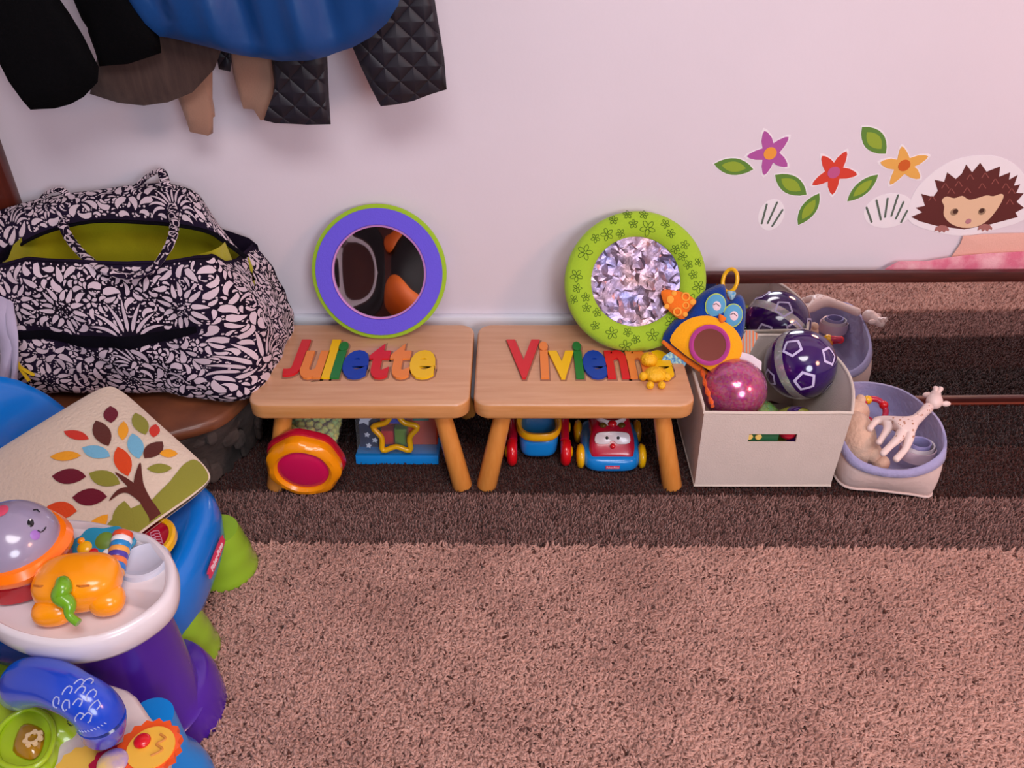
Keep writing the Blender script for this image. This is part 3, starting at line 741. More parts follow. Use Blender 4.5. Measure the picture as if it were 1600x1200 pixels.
# top gusset at the back, from zip up to the ridge
zipc = smoothpath([aty(u, v, y) for u, v, y in ((-70, 440, 1.50), (0, 403, 1.54), (50, 373, 1.56), (95, 356, 1.575), (150, 346, 1.58), (210, 347, 1.58), (275, 352, 1.575), (325, 362, 1.57), (352, 378, 1.555), (385, 402, 1.53))], 6)
rdg = smoothpath([aty(u, v, y) for u, v, y in ((-70, 350, 1.62), (0, 328, 1.650), (40, 316, 1.655), (90, 304, 1.66), (150, 297, 1.662), (215, 288, 1.665), (265, 287, 1.665), (305, 300, 1.66), (325, 325, 1.66), (372, 398, 1.65))], 6)
def gus(a, b_, h=0):
    k = a*(len(zipc)-1); i = min(int(k), len(zipc)-2); f = k-i
    p = zipc[i].lerp(zipc[i+1], f); q = rdg[i].lerp(rdg[i+1], f)
    m_ = p.lerp(q, b_); return m_+Vector((0, -.5, .8))*(.020*math.sin(PI*b_)+h)+Vector((0, -.3, .5))*.003*math.sin(a*50+b_*6)*math.sin(PI*b_)
na, nb = 80, 10; V = [gus(i/na, j/nb) for j in range(nb+1) for i in range(na+1)]
F = [(j*(na+1)+i, j*(na+1)+i+1, (j+1)*(na+1)+i+1, (j+1)*(na+1)+i) for j in range(nb) for i in range(na)]
k0 = len(V); V += [Vector((p.x, min(p.y+.006, 1.672), p.z-.05)) for p in [gus(i/na, 1) for i in range(na+1)]]
for i in range(na): F.append((nb*(na+1)+i, nb*(na+1)+i+1, k0+i+1, k0+i))
mesh('top_gusset', V, F, BAGB, t, 80)
MB().add(*tube([p+Vector((0, -.002, .001)) for p in zipc], .0055, 8, .6)).out('zipper', ZIP, t)['label'] = 'open black zip along the top'
# seam piping along the front rim, pocket zip band
MB().add(*tube([bagsurf(SMAX*i/80, 1)+Vector((0, -.001, .001)) for i in range(81)], .0032, 8)).out('rim_piping', BAGB, t)
V = []; F = []
for i in range(61):
    s_ = .035+.36*i/60; tc_ = .565-.075*math.sin(PI*i/60)+.035*i/60
    for q in (-1, 0, 1): V.append(bagsurf(s_, tc_+.044*q*(.5+.5*math.sin(PI*i/60)), .0022+.0025*(q == 0)))
for i in range(60):
    for j in range(2): F.append((i*3+j, (i+1)*3+j, (i+1)*3+j+1, i*3+j+1))
mesh('pocket_zip', V, F, ZIP, t, 80)['label'] = 'curved black zip band across the front pocket'
# tassel
TS = cloth('yellow_suede', 'd6b41c'); p0 = bagsurf(.035, .55, .012)
mb = MB().add(*tube(smoothpath([p0, p0+Vector((.0, -.004, -.035)), p0+Vector((.006, -.006, -.055)), p0+Vector((.028, -.006, -.075))]), [.0045]*24+[.003], 8, .5))
mb.add(*tube(smoothpath([p0+Vector((0, -.004, -.03)), p0+Vector((.008, -.008, -.06)), p0+Vector((.016, -.010, -.085))]), .0042, 8, .5)).add(*tube(smoothpath([p0+Vector((0, -.004, -.02)), p0+Vector((-.004, -.008, -.05)), p0+Vector((.0, -.010, -.060))]), .0045, 8, .5))
mb.out('tassel', TS, t)['label'] = 'yellow suede zip tassel'
MB().add(*tube([p0+Vector((0, 0, .014)), p0+Vector((0, -.003, .0))], .0028, 8)).out('zip_pull', mat('steel', 'c0c0c8', .2, 1), t)
# lime lining flap showing at the right side
MB().add(*tube([aty(u, v, 1.50) for u, v in ((388, 402), (393, 420), (396, 437), (398, 446))], [.002, .007, .006, .002], 8, .5)).out('lining_flap', LINE, t)
# handles
def strap(pts, r=.0085, fl=.45): return smoothpath([aty(*p) for p in pts], 7), r, fl
hA = strap([(98, 352, 1.555), (108, 372, 1.52), (130, 398, 1.45), (160, 420, 1.40), (200, 432, 1.385), (235, 424, 1.39), (258, 395, 1.43), (270, 368, 1.48), (273, 345, 1.53)])
hB = strap([(60, 330, 1.63), (70, 305, 1.655), (95, 297, 1.655), (110, 320, 1.63), (98, 352, 1.56)])
hC = strap([(205, 300, 1.64), (228, 278, 1.655), (250, 267, 1.655), (258, 285, 1.645), (266, 310, 1.62), (273, 345, 1.56)], .0095)
# ---- damask print packed on the flat pattern, then wrapped on the cloth
G = .0012
def pack(W_, H_, fixed, tries, keep=None):
    nx, ny = int(W_/G)+1, int(H_/G)+1; occ = np.zeros((ny, nx), bool); out = []
    def raster(L, grow=.0009):
        xs = [p[0] for p in L]; ys = [p[1] for p in L]
        i0, i1 = max(0, int((min(xs)-grow)/G)), min(nx, int((max(xs)+grow)/G)+2); j0, j1 = max(0, int((min(ys)-grow)/G)), min(ny, int((max(ys)+grow)/G)+2)
        if i1 <= i0 or j1 <= j0: return None
        X, Y = np.meshgrid((np.arange(i0, i1)+.5)*G, (np.arange(j0, j1)+.5)*G); ins = np.zeros(X.shape, bool); n = len(L)
        for k in range(n):
            x1, y1 = L[k]; x2, y2 = L[(k+1) % n]
            if y1 == y2: continue
            c_ = ((y1 > Y) != (y2 > Y)) & (X < (x2-x1)*(Y-y1)/(y2-y1)+x1); ins ^= c_
        return (slice(j0, j1), slice(i0, i1)), ins
    def put(L, force=False):
        if min(p[0] for p in L) < 0 or max(p[0] for p in L) > W_ or min(p[1] for p in L) < 0 or max(p[1] for p in L) > H_: return False
        r_ = raster(L)
        if r_ is None: return False
        sl, ins = r_
        if not force and (occ[sl] & ins).any(): return False
        d = ins.copy(); d[1:] |= ins[:-1]; d[:-1] |= ins[1:]; d[:, 1:] |= ins[:, :-1]; d[:, :-1] |= ins[:, 1:]
        occ[sl] |= d; out.append(L); return True
    for kind, cx, cy, s_, rot in fixed:
        if kind == 'daisy':
            for k in range(13):
                a = rot+2*PI*k/13; L_ = s_*(.60+.1*math.sin(k*2.3)); m_ = (cx+math.cos(a)*s_*.66, cy+math.sin(a)*s_*.66)
                put(comma((cx+math.cos(a)*s_*.40, cy+math.sin(a)*s_*.40), L_*.9, s_*.19, a-.1, .5 if k % 2 else -.4))
            for k in range(9): a = 2*PI*k/9; put(circ((cx+math.cos(a)*s_*.17, cy+math.sin(a)*s_*.17), .0014, 6))
        if kind == 'fan':
            for k in range(-5, 6):
                a = rot-k*.25; put(comma((cx+math.cos(a)*s_*.36, cy+math.sin(a)*s_*.36), s_*(.78-.05*abs(k)), s_*.085, a, -.30*k if k else .05, 9))
            for q in (-1, 1): put(comma((cx+q*s_*.06*math.sin(rot), cy-s_*.10), s_*.55, s_*.14, rot+q*1.75, q*1.5, 9))
        if kind == 'five':
            for k in range(5): a = rot+2*PI*k/5; put(leafpoly((cx+math.cos(a)*s_*.62, cy+math.sin(a)*s_*.62), s_*.85, s_*.5, a, n=5))
            put(circ((cx, cy), s_*.15, 6))
        if kind == 'scroll':
            for k in range(4):
                r_ = s_*(1-.24*k); put(comma((cx+math.cos(rot+k*1.1)*r_*.6, cy+math.sin(rot+k*1.1)*r_*.6), s_*.95*(1-.18*k), s_*.17, rot+PI/2+k*1.1, 1.7, 10))
    for k in range(tries):
        f = 1-k/tries; L_ = random.uniform(.007, .012)+.022*f**1.6; c_ = (random.random()*W_, random.random()*H_)
        b_ = random.choice((-1, 1))*random.uniform(.5, 2.7); 
        put(comma(c_, L_, L_*random.uniform(.30, .46), random.random()*6.28, b_, 6))
    for k in range(tries//3): put(circ((random.random()*W_, random.random()*H_), random.uniform(.0013, .0024), 6))
    return out
def wrap(polys, f, keep=None):
    mb = MB()
    for L in polys:
        n = len(L); cx = sum(p[0] for p in L)/n; cy = sum(p[1] for p in L)/n
        if keep and not keep(cx, cy): continue
        # strips across the polygon keep it bending with the cloth
        h_ = n//2; V = [f(*p) for p in L]; F = []
        if n <= 7: F = [tuple(range(n))]
        else:
            for i in range(h_):
                q = (i, i+1, (n-i-1) % n, (n-i) % n); q = tuple(dict.fromkeys(q))
                if len(q) > 2: F.append(q)
        mb.add(V, F)
    return mb
fixed = [('fan', .262, .145, .085, PI/2), ('fan', .265, .092, .060, PI/2), ('daisy', .055, .232, .046, .2), ('daisy', .150, .215, .048, .5), ('daisy', .372, .222, .048, .1), ('daisy', .235, .052, .048, .3), ('daisy', .075, .055, .045, .9),
         ('scroll', .150, .055, .042, 2.5), ('scroll', .325, .060, .040, .4), ('scroll', .470, .205, .036, 1), ('fan', .455, .060, .085, 1.2), ('daisy', .430, .016, .03, 0), ('scroll', .55, .16, .045, 2), ('fan', .60, .05, .07, 1.9), ('daisy', .63, .20, .045, 1),
         ('five', .325, .225, .017, .3), ('five', .345, .165, .015, 0), ('five', .205, .235, .014, .4), ('five', .14, .125, .014, .2), ('five', .275, .03, .011, .2), ('five', .31, .125, .013, 0), ('five', .39, .145, .014, .2), ('scroll', .015, .16, .02, 1), ('five', .19, .275, .012, .1)]
PH = .300
polys = pack(SMAX-.004, PH, fixed, 15000)
def kf(x, y):
    s_ = x; tt = y/PH; i = (s_-.035)/.36
    if 0 <= i <= 1:
        tc_ = .565-.075*math.sin(PI*i)+.035*i
        if abs(tt-tc_) < .046*(.5+.5*math.sin(PI*i))+.006: return False
    return True
o = wrap(polys, lambda x, y: bagsurf(x, .012+.982*y/PH, .0012), kf).out('damask_print', BAGW, t, 80, False); o['kind'] = 'stuff'; o['label'] = 'white damask flowers and scrolls printed on the cloth'
pg = pack(.62, .075, [('fan', .10, .012, .06, PI/2+.3), ('daisy', .19, .038, .026, 0), ('scroll', .30, .035, .028, 1), ('fan', .42, .01, .055, PI/2), ('daisy', .52, .04, .03, 1), ('scroll', .23, .03, .02, 3)], 3600)
o = wrap(pg, lambda x, y: gus(x/.62, .06+.93*y/.075, .0012)).out('damask_print', BAGW, t, 80, False); o['kind'] = 'stuff'
pj = pack(.30, .034, [], 1300)
for pts, r, fl_ in (hA, hB, hC):
    h = MB().add(*tube(pts, r, 12, fl_)).out('handle', BAGB, t, 80)
    def fh(x, y, pts=pts, r=r, fl_=fl_):
        L_ = sum((pts[i+1]-pts[i]).length for i in range(len(pts)-1)); k = x/.30*(len(pts)-1); i = min(int(k), len(pts)-2); p = pts[i].lerp(pts[i+1], k-i); d = (pts[i+1]-pts[i]).normalized()
        a = Vector((0, 0, 1)).cross(d).normalized(); b_ = d.cross(a); q = y/.034*2*PI
        return p+a*math.cos(q)*(r+.0008)+b_*math.sin(q)*(r*fl_+.0008)
    q = wrap(pj, fh).out('damask_print', BAGW, h, 80, False); q['kind'] = 'stuff'
# lilac blanket hanging at the far left beside the bag
t = thing('muslin_blanket', 'pale lilac blanket hanging down beside the bag at left', 'blanket')
pts = smoothpath([aty(-2, 440, 1.43), aty(4, 490, 1.375), aty(10, 540, 1.355), aty(8, 590, 1.345), aty(-6, 640, 1.34)], 6)
MB().add(*tube(pts, [.008+.026*(i/len(pts)) for i in range(len(pts))], 14, .45)).out('folded_cloth', cloth('lilac_muslin', 'b8aec6', bump=.6, bscale=30), t)
MB().add(*tube([p+Vector((.018, -.012, -.01)) for p in pts], [.006+.012*(i/len(pts)) for i in range(len(pts))], 14, .4)).out('fold', MATS['lilac_muslin'], t)

# ------------------------------------------------------------------ blue toddler chair, tree pillow
t = thing('toddler_chair', 'blue plastic toddler chair with lime feet holding the tree pillow', 'chair')
CX, CY = -.705, 1.012
def sq(a, p): return math.copysign(abs(a)**p, a)
def seat_out(k, z, n=56): return [Vector((CX+.200*k*sq(math.cos(2*PI*i/n), .62), CY+.178*k*sq(math.sin(2*PI*i/n), .62), z)) for i in range(n)]
V = []; F = []; n = 56
for k, z in ((.86, .075), (.94, .085), (.985, .11), (1.0, .15), (.985, .180), (.94, .197), (.86, .203), (.78, .198), (.70, .185), (0.3, .180)): V += seat_out(k, z)
for j in range(9):
    for i in range(n): F.append((j*n+i, j*n+(i+1) % n, (j+1)*n+(i+1) % n, (j+1)*n+i))
F.append(tuple(range(n))[::-1]); F.append(tuple(9*n+i for i in range(n)))
MB().add(V, F).out('seat', BLUE, t, 80)
# curved backrest
V = []; F = []; nb, nz = 30, 16
def bx(y): q = (y-1.03)/.27; return -.950+.140*q*q
def bt(y): q = abs(y-1.03)/.280; return .14+.25*max(0, 1-q**6)**.45
for side in (0, 1):
    for i in range(nb+1):
        y = 1.03+.278*math.sin(-PI/2+PI*i/nb)
        for j in range(nz+1):
            q = j/nz; z = .10+(bt(y)-.10)*q; th = .052*(1-q**5)**.5*(1 if side else 1); x = bx(y)-.015-.05*(q-.3)
            V.append((x+(th/2 if side else -th/2), y, z))
W = (nb+1)*(nz+1)
for i in range(nb):
    for j in range(nz):
        a = i*(nz+1)+j; F.append((a, a+1, a+nz+2, a+nz+1)); F.append((W+a, W+a+nz+1, W+a+nz+2, W+a+1))
for j in range(nz):
    F.append((j, j+1, W+j+1, W+j)); a = nb*(nz+1)+j; F.append((a, a+1, W+a+1, W+a))
for i in range(nb):
    a = i*(nz+1); F.append((a, a+nz+1, W+a+nz+1, W+a)); a += nz; F.append((a, a+nz+1, W+a+nz+1, W+a))
MB().add(V, F).out('backrest', BLUE, t, 80)
for (x, y) in ((-.538, 1.122), (-.556, .932), (-.845, 1.115), (-.815, .895)):
    pr = [(0, .004), (.058, .004), (.0605, .012), (.058, .022), (.0535, .040), (.0545, .046), (.050, .066), (.047, .074), (.047, .082), (.040, .108), (0, .11)]
    MB().add(*lathe(pr, 32, T((x, y, .004)))).out('foot', GREEN, t, 50)
# round speaker badge and maker's plate on the seat front
PS = Plane((-.5005, 1.02, .15), (0, 1, 0), (-.15, 0, 1))
tx = text_mesh('Fisher-Price', .013, .0004, .0004, 1, 'CENTER')
pl = MB().add(*prism(smooth2([(-.038, -.008), (.038, -.008), (.042, 0), (.038, .008), (-.038, .008), (-.042, 0)], 3), PS, .0, .002)).out('name_plate', mat('plate_pink', 'd83a5c', .4), t); pl['label'] = 'small pink maker name plate'
mesh('plate_lettering', *on_plane(tx, PS, 0, -.004, .0024), mat('plate_white', 'f4d8e0', .4), pl, 0, False)
t = thing('shape_disc', 'red disc with orange rim under the tree pillow', 'toy')
PD = Plane((-.600, .985, .216), (1, 0, .12), (0, 1, 0))
MB().add(*ring(PD, [(.058, -.006), (.058, .004), (.054, .007), (.048, .006), (.048, -.006)], 40)).out('rim', YELLOW, t)
MB().add(*prism(circ((0, 0), .049, 32), PD, -.005, .002)).out('disc', CRIM, t)
mb = MB()
for i in range(5): mb.add(*tube([PD.at(.02+.008*math.cos(a)+.004*i, .018+.006*math.sin(a)-.007*i, .0035) for a in (0, 1, 2, 3, 4, 5)], .0009, 5, up=PD.N))
mb.out('printed_squiggle', mat('print_pink', 'd890a8', .5), t)

PC = atz(346, 748, .24); e1 = atz(172, 592, .33)-PC; e2 = atz(122, 965, .19)-PC
PP = Plane(PC, e1, e2); SZP = .298
t = thing('throw_pillow', 'cream pillow with appliqued tree on the blue chair', 'pillow')
def pil(a, b_, h=0):
    q = lambda x: max(0, math.sin(PI*min(max(x, 0), 1)))**.45
    z = .036*q(a/SZP)*q(b_/SZP); return PP.at(a, b_, z+h)
n = 36; V = []; F = []
def edge(x): return x
for side in (1, -1):
    for j in range(n+1):
        for i in range(n+1):
            u_, v_ = i/n, j/n; u2 = .5-.5*math.cos(PI*u_); v2 = .5-.5*math.cos(PI*v_)
            # slight pull-in of the sides, rounded corners
            a = SZP*(u2+(.5-u2)*.025*math.sin(PI*v2)); b_ = SZP*(v2+(.5-v2)*.025*math.sin(PI*u2))
            cq = 1-.085*(abs(2*u2-1)**5)*(abs(2*v2-1)**5); a = SZP*.5+(a-SZP*.5)*cq; b_ = SZP*.5+(b_-SZP*.5)*cq
            V.append(pil(a, b_) if side > 0 else PP.at(a, b_, -.030*max(0, math.sin(PI*u2))**.45*max(0, math.sin(PI*v2))**.45))
W = (n+1)**2
for j in range(n):
    for i in range(n):
        a = j*(n+1)+i; F.append((a, a+1, a+n+2, a+n+1)); F.append((W+a, W+a+n+1, W+a+n+2, W+a+1))
me_ = MB().add(V, F); bm = bmesh.new(); 
pc = me_.out('cushion', cloth('cream_fleece', 'decab4', bump=.5, bscale=160), t, 80)
bm.from_mesh(pc.data); bmesh.ops.remove_doubles(bm, verts=bm.verts, dist=.0003); bm.to_mesh(pc.data); bm.free()
PPm = Plane(PP.at(0, 0, .031), e1, e2)
def ppx(u, v): return PPm.px(u, v)
def applique(L, m, name, h=.0022, parent=t):
    L = [(min(max(x, .003), SZP-.003), min(max(y, .003), SZP-.003)) for x, y in L]
    k = len(L); cx = sum(p[0] for p in L)/k; cy = sum(p[1] for p in L)/k; V = []; F = []
    for s_ in (1, .6, .25):
        V += [pil(cx+(x-cx)*s_, cy+(y-cy)*s_, h if s_ == 1 else h+.0004) for x, y in L]
    V += [pil(cx, cy, h+.0004)]
    for j in range(2):
        for i in range(k): F.append((j*k+i, j*k+(i+1) % k, (j+1)*k+(i+1) % k, (j+1)*k+i))
    for i in range(k): F.append((2*k+i, 2*k+(i+1) % k, 3*k))
    return mesh(name, V, F, m, parent, 80)
ZP = lambda x, y: (x/3.75, 580+y/3.75)
AC = {'m': cloth('felt_maroon', '6a1428'), 'b': cloth('felt_brown', '5c2a22'), 'o': cloth('felt_orange', 'd8481c'), 'y': cloth('felt_gold', 'ecA024'), 'g': cloth('felt_olive', '8c8a34'), 'k': cloth('felt_sky', '74b4d0'), 'r': cloth('felt_red', 'cc3424')}
names = {'m': 'maroon', 'b': 'brown', 'o': 'orange', 'y': 'golden', 'g': 'olive', 'k': 'sky blue', 'r': 'red'}
for (a, b_, w_, c_) in (((640, 185), (650, 300), 70, 'm'), ((560, 285), (638, 447), 80, 'b'), ((372, 350), (524, 406), 55, 'r'), ((722, 285), (720, 408), 50, 'y'), ((785, 220), (850, 362), 74, 'g'),
                        ((905, 280), (895, 374), 50, 'r'), ((948, 395), (846, 510), 80, 'b'), ((486, 458), (650, 510), 74, 'k'), ((775, 360), (815, 515), 74, 'k'), ((692, 450), (752, 620), 78, 'o'),
                        ((296, 508), (480, 506), 58, 'y'), ((930, 470), (1036, 460), 54, 'y'), ((860, 570), (1005, 552), 56, 'g'), ((308, 624), (510, 630), 86, 'm'), ((527, 610), (706, 665), 84, 'g'),
                        ((426, 748), (630, 740), 90, 'm'), ((246, 815), (452, 822), 92, 'o'), ((340, 955), (466, 895), 66, 'b'), ((632, 835), (480, 975), 66, 'y'), ((728, 758), (700, 945), 90, 'g')):
    A, B = ppx(*ZP(*a)), ppx(*ZP(*b_)); c = ((A[0]+B[0])/2, (A[1]+B[1])/2); L_ = math.hypot(B[0]-A[0], B[1]-A[1])
    applique(leafpoly(c, L_, w_/3.75*.00103*1.22, math.atan2(B[1]-A[1], B[0]-A[0]), n=7, sharp=.75), AC[c_], 'felt_leaf')['label'] = names[c_]+' felt leaf'
# trunk and ground as strips that follow the pillow
def strip(c, wds, m, name, h=.0024, parent=t):
    P_ = smoothpath([Vector((*ppx(*ZP(*q)), 0)) for q in c], 5); k = len(P_); V = []; F = []
    for i, p in enumerate(P_):
        d = (P_[min(i+1, k-1)]-P_[max(i-1, 0)]).normalized(); nrm = Vector((-d.y, d.x, 0)); wd = float(np.interp(i/(k-1)*(len(wds)-1), range(len(wds)), wds))*.5/3.75*.00103
        for q in (-1, -.33, .33, 1): x = p+nrm*wd*q; V.append(pil(min(max(x.x, .008), SZP-.008), min(max(x.y, .008), SZP-.008), h))
    for i in range(k-1):
        for j in range(3): F.append((i*4+j, (i+1)*4+j, (i+1)*4+j+1, i*4+j+1))
    return mesh(name, V, F, m, parent, 80)
applique(smooth2([(.015, .014), (.052, .008), (.056, .030), (.044, .062), (.036, .100), (.030, .130), (.046, .160), (.038, .200), (.010, .215), (.006, .12), (.006, .040)], 4), AC['g'], 'felt_ground', .0016)
tr = strip([(930, 960), (925, 890), (900, 820), (850, 750), (815, 680), (812, 620), (822, 540)], [90, 120, 70, 62, 60, 44, 8], AC['b'], 'felt_trunk')
strip([(835, 730), (780, 680), (730, 640), (680, 604)], [60, 44, 30, 6], AC['b'], 'felt_branch', .0028)
strip([(835, 735), (760, 700), (700, 710), (642, 762)], [60, 40, 30, 5], AC['b'], 'felt_branch', .0027)
strip([(915, 850), (970, 845), (1028, 835)], [60, 40, 6], AC['b'], 'felt_branch', .0027)

# ------------------------------------------------------------------ activity table with tray and toys
t = thing('activity_table', 'white topped activity table on a purple pedestal', 'toy table')
TC = Vector((-.556, .758, 0))
prof = [(0, .355), (.100, .356), (.116, .362), (.124, .375), (.1255, .388), (.121, .400), (.112, .404), (.104, .401), (.098, .394), (.06, .391), (0, .391)]
to = smoothpath([atz(u, v, .392) for u, v in ((210, 834), (248, 848), (277, 888), (268, 942), (205, 990), (130, 1014), (60, 1011), (-5, 988), (-62, 940), (-78, 880), (-35, 838), (40, 818), (130, 818))], 6, True)
tc_ = sum(to, Vector())/len(to); V = []; F = []; n = len(to)
pf = ((.55, .356), (.93, .357), (.975, .366), (1, .382), (.992, .395), (.965, .401), (.925, .402), (.90, .3985), (.88, .393), (.5, .391), (.1, .391))
for k, z in pf:
    for p in to: q = tc_.lerp(p, k); V.append(Vector((q.x, q.y, z)))
for j_ in range(len(pf)-1):
    for i_ in range(n): F.append((j_*n+i_, j_*n+(i_+1) % n, (j_+1)*n+(i_+1) % n, (j_+1)*n+i_))
F.append(tuple(range(n))[::-1]); F.append(tuple((len(pf)-1)*n+i_ for i_ in range(n)))
MB().add(V, F).out('tray', WHITEP, t, 60)
cupc = atz(226, 880, .3915)
MB().add(*lathe([(.0, .0012), (.014, .0016), (.024, .005), (.028, .0075), (.031, .006), (.033, 0)], 32, T(cupc))).out('cup_rest', mat('pearl_grey_plastic', 'c4c4d2', .25, coat=.5), t)
MB().add(*lathe([(.062, .36), (.066, .30), (.072, .2), (.077, .10), (.079, .075), (.0835, .07), (.079, .064)], 48, T((-.553, .792, 0)))).out('pedestal', PURPLE, t, 60)
V, F = lathe([(.070, .100), (.076, .092), (.084, .068), (.087, .035), (.088, .005), (0, .004)], 48, T((-.545, .822, 0))); MB().add(V, F).out('pedestal_foot', PURPLE, t, 60)

t = thing('elephant_popper', 'grey domed smiling face toy in orange ring on red base', 'toy')
EC = Vector((-.622, .762, .391))
MB().add(*lathe([(0, .001), (.052, .001), (.058, .006), (.059, .030), (.054, .036), (0, .036)], 40, T(EC))).out('base', mat('deep_red_plastic', 'b00c18', .2, coat=.5), t)
MB().add(*lathe([(0, .030), (.058, .032), (.066, .040), (.067, .048), (.061, .057), (.053, .059), (0, .058)], 40, T(EC), lambda a, z: 1+.02*math.sin(5*a))).out('ring', plastic('bright_orange', 'ff7a08'), t)
GD = mat('lilac_grey_plastic', '9a8fa8', .2, coat=.6); dc = EC+Vector((0, 0, .055)); dr = Vector((.056, .056, .050))
MB().add(*ell(dc, dr, None, 40, 24)).out('dome', GD, t)
def dome_at(u, v, off=.0):
    d = ray(u, v).normalized(); o_ = CP-dc; A = sum((d[i]/dr[i])**2 for i in range(3)); B = sum(o_[i]*d[i]/dr[i]**2 for i in range(3)); C_ = sum((o_[i]/dr[i])**2 for i in range(3))-1
    p = CP+d*((-B-math.sqrt(max(B*B-A*C_, 0)))/A); n_ = Vector([(p[i]-dc[i])/dr[i]**2 for i in range(3)]).normalized(); return p+n_*off, n_
def dome_disc(u, v, ru, rv, m, name, hh=.0012):
    p, n_ = dome_at(u, v); P = Plane(p, Vector((1, .35, 0))-n_*n_.dot(Vector((1, .35, 0))), n_.cross(Vector((1, 0, 0)))); MB().add(*puff(circ((0, 0), ru, 16, rv), P, hh, .0008, 3)).out(name, m, t)
dome_disc(48, 817, .0038, .0058, BLACKP, 'eye'); dome_disc(47, 813, .0013, .0018, mat('pure_white', 'ffffff', .3), 'eye_glint', .0030)
dome_disc(55, 836, .0060, .0062, mat('cheek_purple', 'a070c0', .4), 'cheek'); dome_disc(2, 798, .008, .011, mat('spot_pink', 'd8506c', .4), 'forehead_spot')
MB().add(*tube([dome_at(u, v, .0012)[0] for u, v in ((58, 829), (63, 832), (68, 829), (71, 824))], .0007, 6)).out('smile', BLACKP, t)
MB().add(*tube([dome_at(u, v, .0012)[0] for u, v in ((52, 798), (57, 797), (61, 801))], .0009, 6)).out('eyebrow', BLACKP, t)

t = thing('orange_fruit_toy', 'rounded orange toy with green stem standing on the tray', 'toy')
OC = Vector((-.528, .716, .424))
MB().add(*ell(OC, (.050, .036, .029), Matrix.Rotation(.12, 4, 'Z'), 40, 24, .72)).out('body', ORANGE, t)
for p, r in ((Vector((-.548, .684, .410)), (.024, .018, .017)), (Vector((-.490, .700, .411)), (.021, .020, .017))): MB().add(*ell(p, r, Matrix.Rotation(.15, 4, 'Z'), 24, 14, .85)).out('foot', ORANGE, t)
MB().add(*tube(smoothpath([(-.529, .694, .452), (-.524, .684, .451), (-.527, .678, .443), (-.516, .671, .437), (-.514, .662, .428), (-.503, .656, .422)]), [.005+.0055*math.sin(PI*min(1, i/28+.15)) for i in range(31)], 12)).out('stem', mat('translucent_green', '7cbc20', .25, trans=.25, coat=.4), t)
for x in (-.555, -.507): MB().add(*tube([(x-.009, .692, .4455), (x, .689, .4472), (x+.009, .692, .4455)], .0011, 6)).out('closed_eye', mat('amber_line', 'c06808', .4), t)

t = thing('flower_book_toy', 'blue scalloped toy disc with cartoon leaves behind the orange toy', 'toy')
PB = Plane((-.535, .795, .405), (1, .1, .0), (0, 1, .42))
sc = [(.040*(1+.08*math.sin(7*2*PI*i/56))*math.cos(2*PI*i/56), .026*(1+.08*math.sin(7*2*PI*i/56))*math.sin(2*PI*i/56)) for i in range(56)]
MB().add(*prism(sc, PB, -.004, .004, .001)).out('disc', plastic('teal_plastic', '1c8cb0'), t)
for (x, y, r, m) in ((.004, .006, .013, mat('olive_print', '6c8c2c', .5)), (-.020, -.002, .010, YELLOW), (-.008, -.010, .007, RED), (.022, .0, .007, MAGENTA), (.010, -.012, .007, mat('pure_white', 'fff', .3)), (-.026, .008, .005, ORANGE), (.025, .010, .005, DGREEN)):
    MB().add(*puff(circ((x, y), r, 14), PB, .004, .001, 3, h=.0035)).out('printed_leaf', m, t)
t = thing('striped_roller', 'small roller striped blue orange purple and white on the tray', 'toy')
a_, b_ = Vector((-.506, .803, .420)), Vector((-.501, .738, .402)); cols = ['d8481c', 'e8e0e0', '1c84c4', 'e8a048', '4c3ca0', 'e87838', '2c78c8', 'e8a048', '3c90d0']
for i, c_ in enumerate(cols):
    p = a_.lerp(b_, i/len(cols)); q = a_.lerp(b_, (i+.97)/len(cols)); MB().add(*tube([p, p.lerp(q, .5), q], [.0120, .0132, .0120], 24)).out('band', mat('band_'+c_, c_, .3, coat=.3), t)

# ------------------------------------------------------------------ activity centre at the lower left
t = thing('activity_centre', 'white round activity centre with lime panel and blue handle', 'toy')
AZ = .262; ACt = Vector((-.604, .506, 0))
MB().add(*lathe([(0, .20), (.17, .202), (.197, .215), (.207, .235), (.205, .252), (.198, AZ), (0, AZ+.001)], 72, T(ACt), lambda a, z: 1+.012*math.sin(14*a))).out('top', mat('ivory_plastic', 'e6d8d4', .4, coat=.2, bump=.25, bscale=60), t, 60)
for (x, y) in ((-.482, .682), (-.72, .60), (-.50, .38), (-.72, .40)): MB().add(*lathe([(.03, .20), (.033, .12), (.045, .09), (.052, .06), (.054, .02), (.05, .004), (0, .004)], 32, T((x, y, .0)))).out('leg', SKYBLUE, t, 60)
PA = Plane((0, 0, AZ), (1, 0, 0), (0, 1, 0))
def az(u, v, z=AZ): p = atz(u, v, z); return (p.x, p.y)
LG = mat('lime_panel', 'a2c01c', .25, coat=.4)
Lp = smooth2([az(*q) for q in ((-60, 1080), (0, 1062), (40, 1040), (80, 1048), (112, 1085), (125, 1120), (118, 1150), (95, 1165), (88, 1195), (60, 1230), (-60, 1260))], 4)
MB().add(*puff(Lp, PA, .020, .001, 8)).out('lime_panel', LG, t, 80)
fr = smooth2([az(u, v, AZ+.022) for u, v in ((10, 1125), (45, 1106), (75, 1120), (84, 1150), (70, 1185), (40, 1200), (0, 1190), (-8, 1155))], 3)
fp = [Vector((x, y, AZ+.021)) for x, y in fr]; MB().add(*tube(fp, .0035, 8, closed=True)).out('button_frame', LG, t, 80)
bt_ = smooth2([az(u, v, AZ+.022) for u, v in ((30, 1132), (50, 1128), (68, 1142), (62, 1172), (45, 1184), (18, 1170))], 3)
MB().add(*puff(bt_, Plane((0, 0, AZ+.018), (1, 0, 0), (0, 1, 0)), .010, .001, 5)).out('amber_button', mat('amber_button', 'b8860c', .12, trans=.3, coat=.6), t, 80)
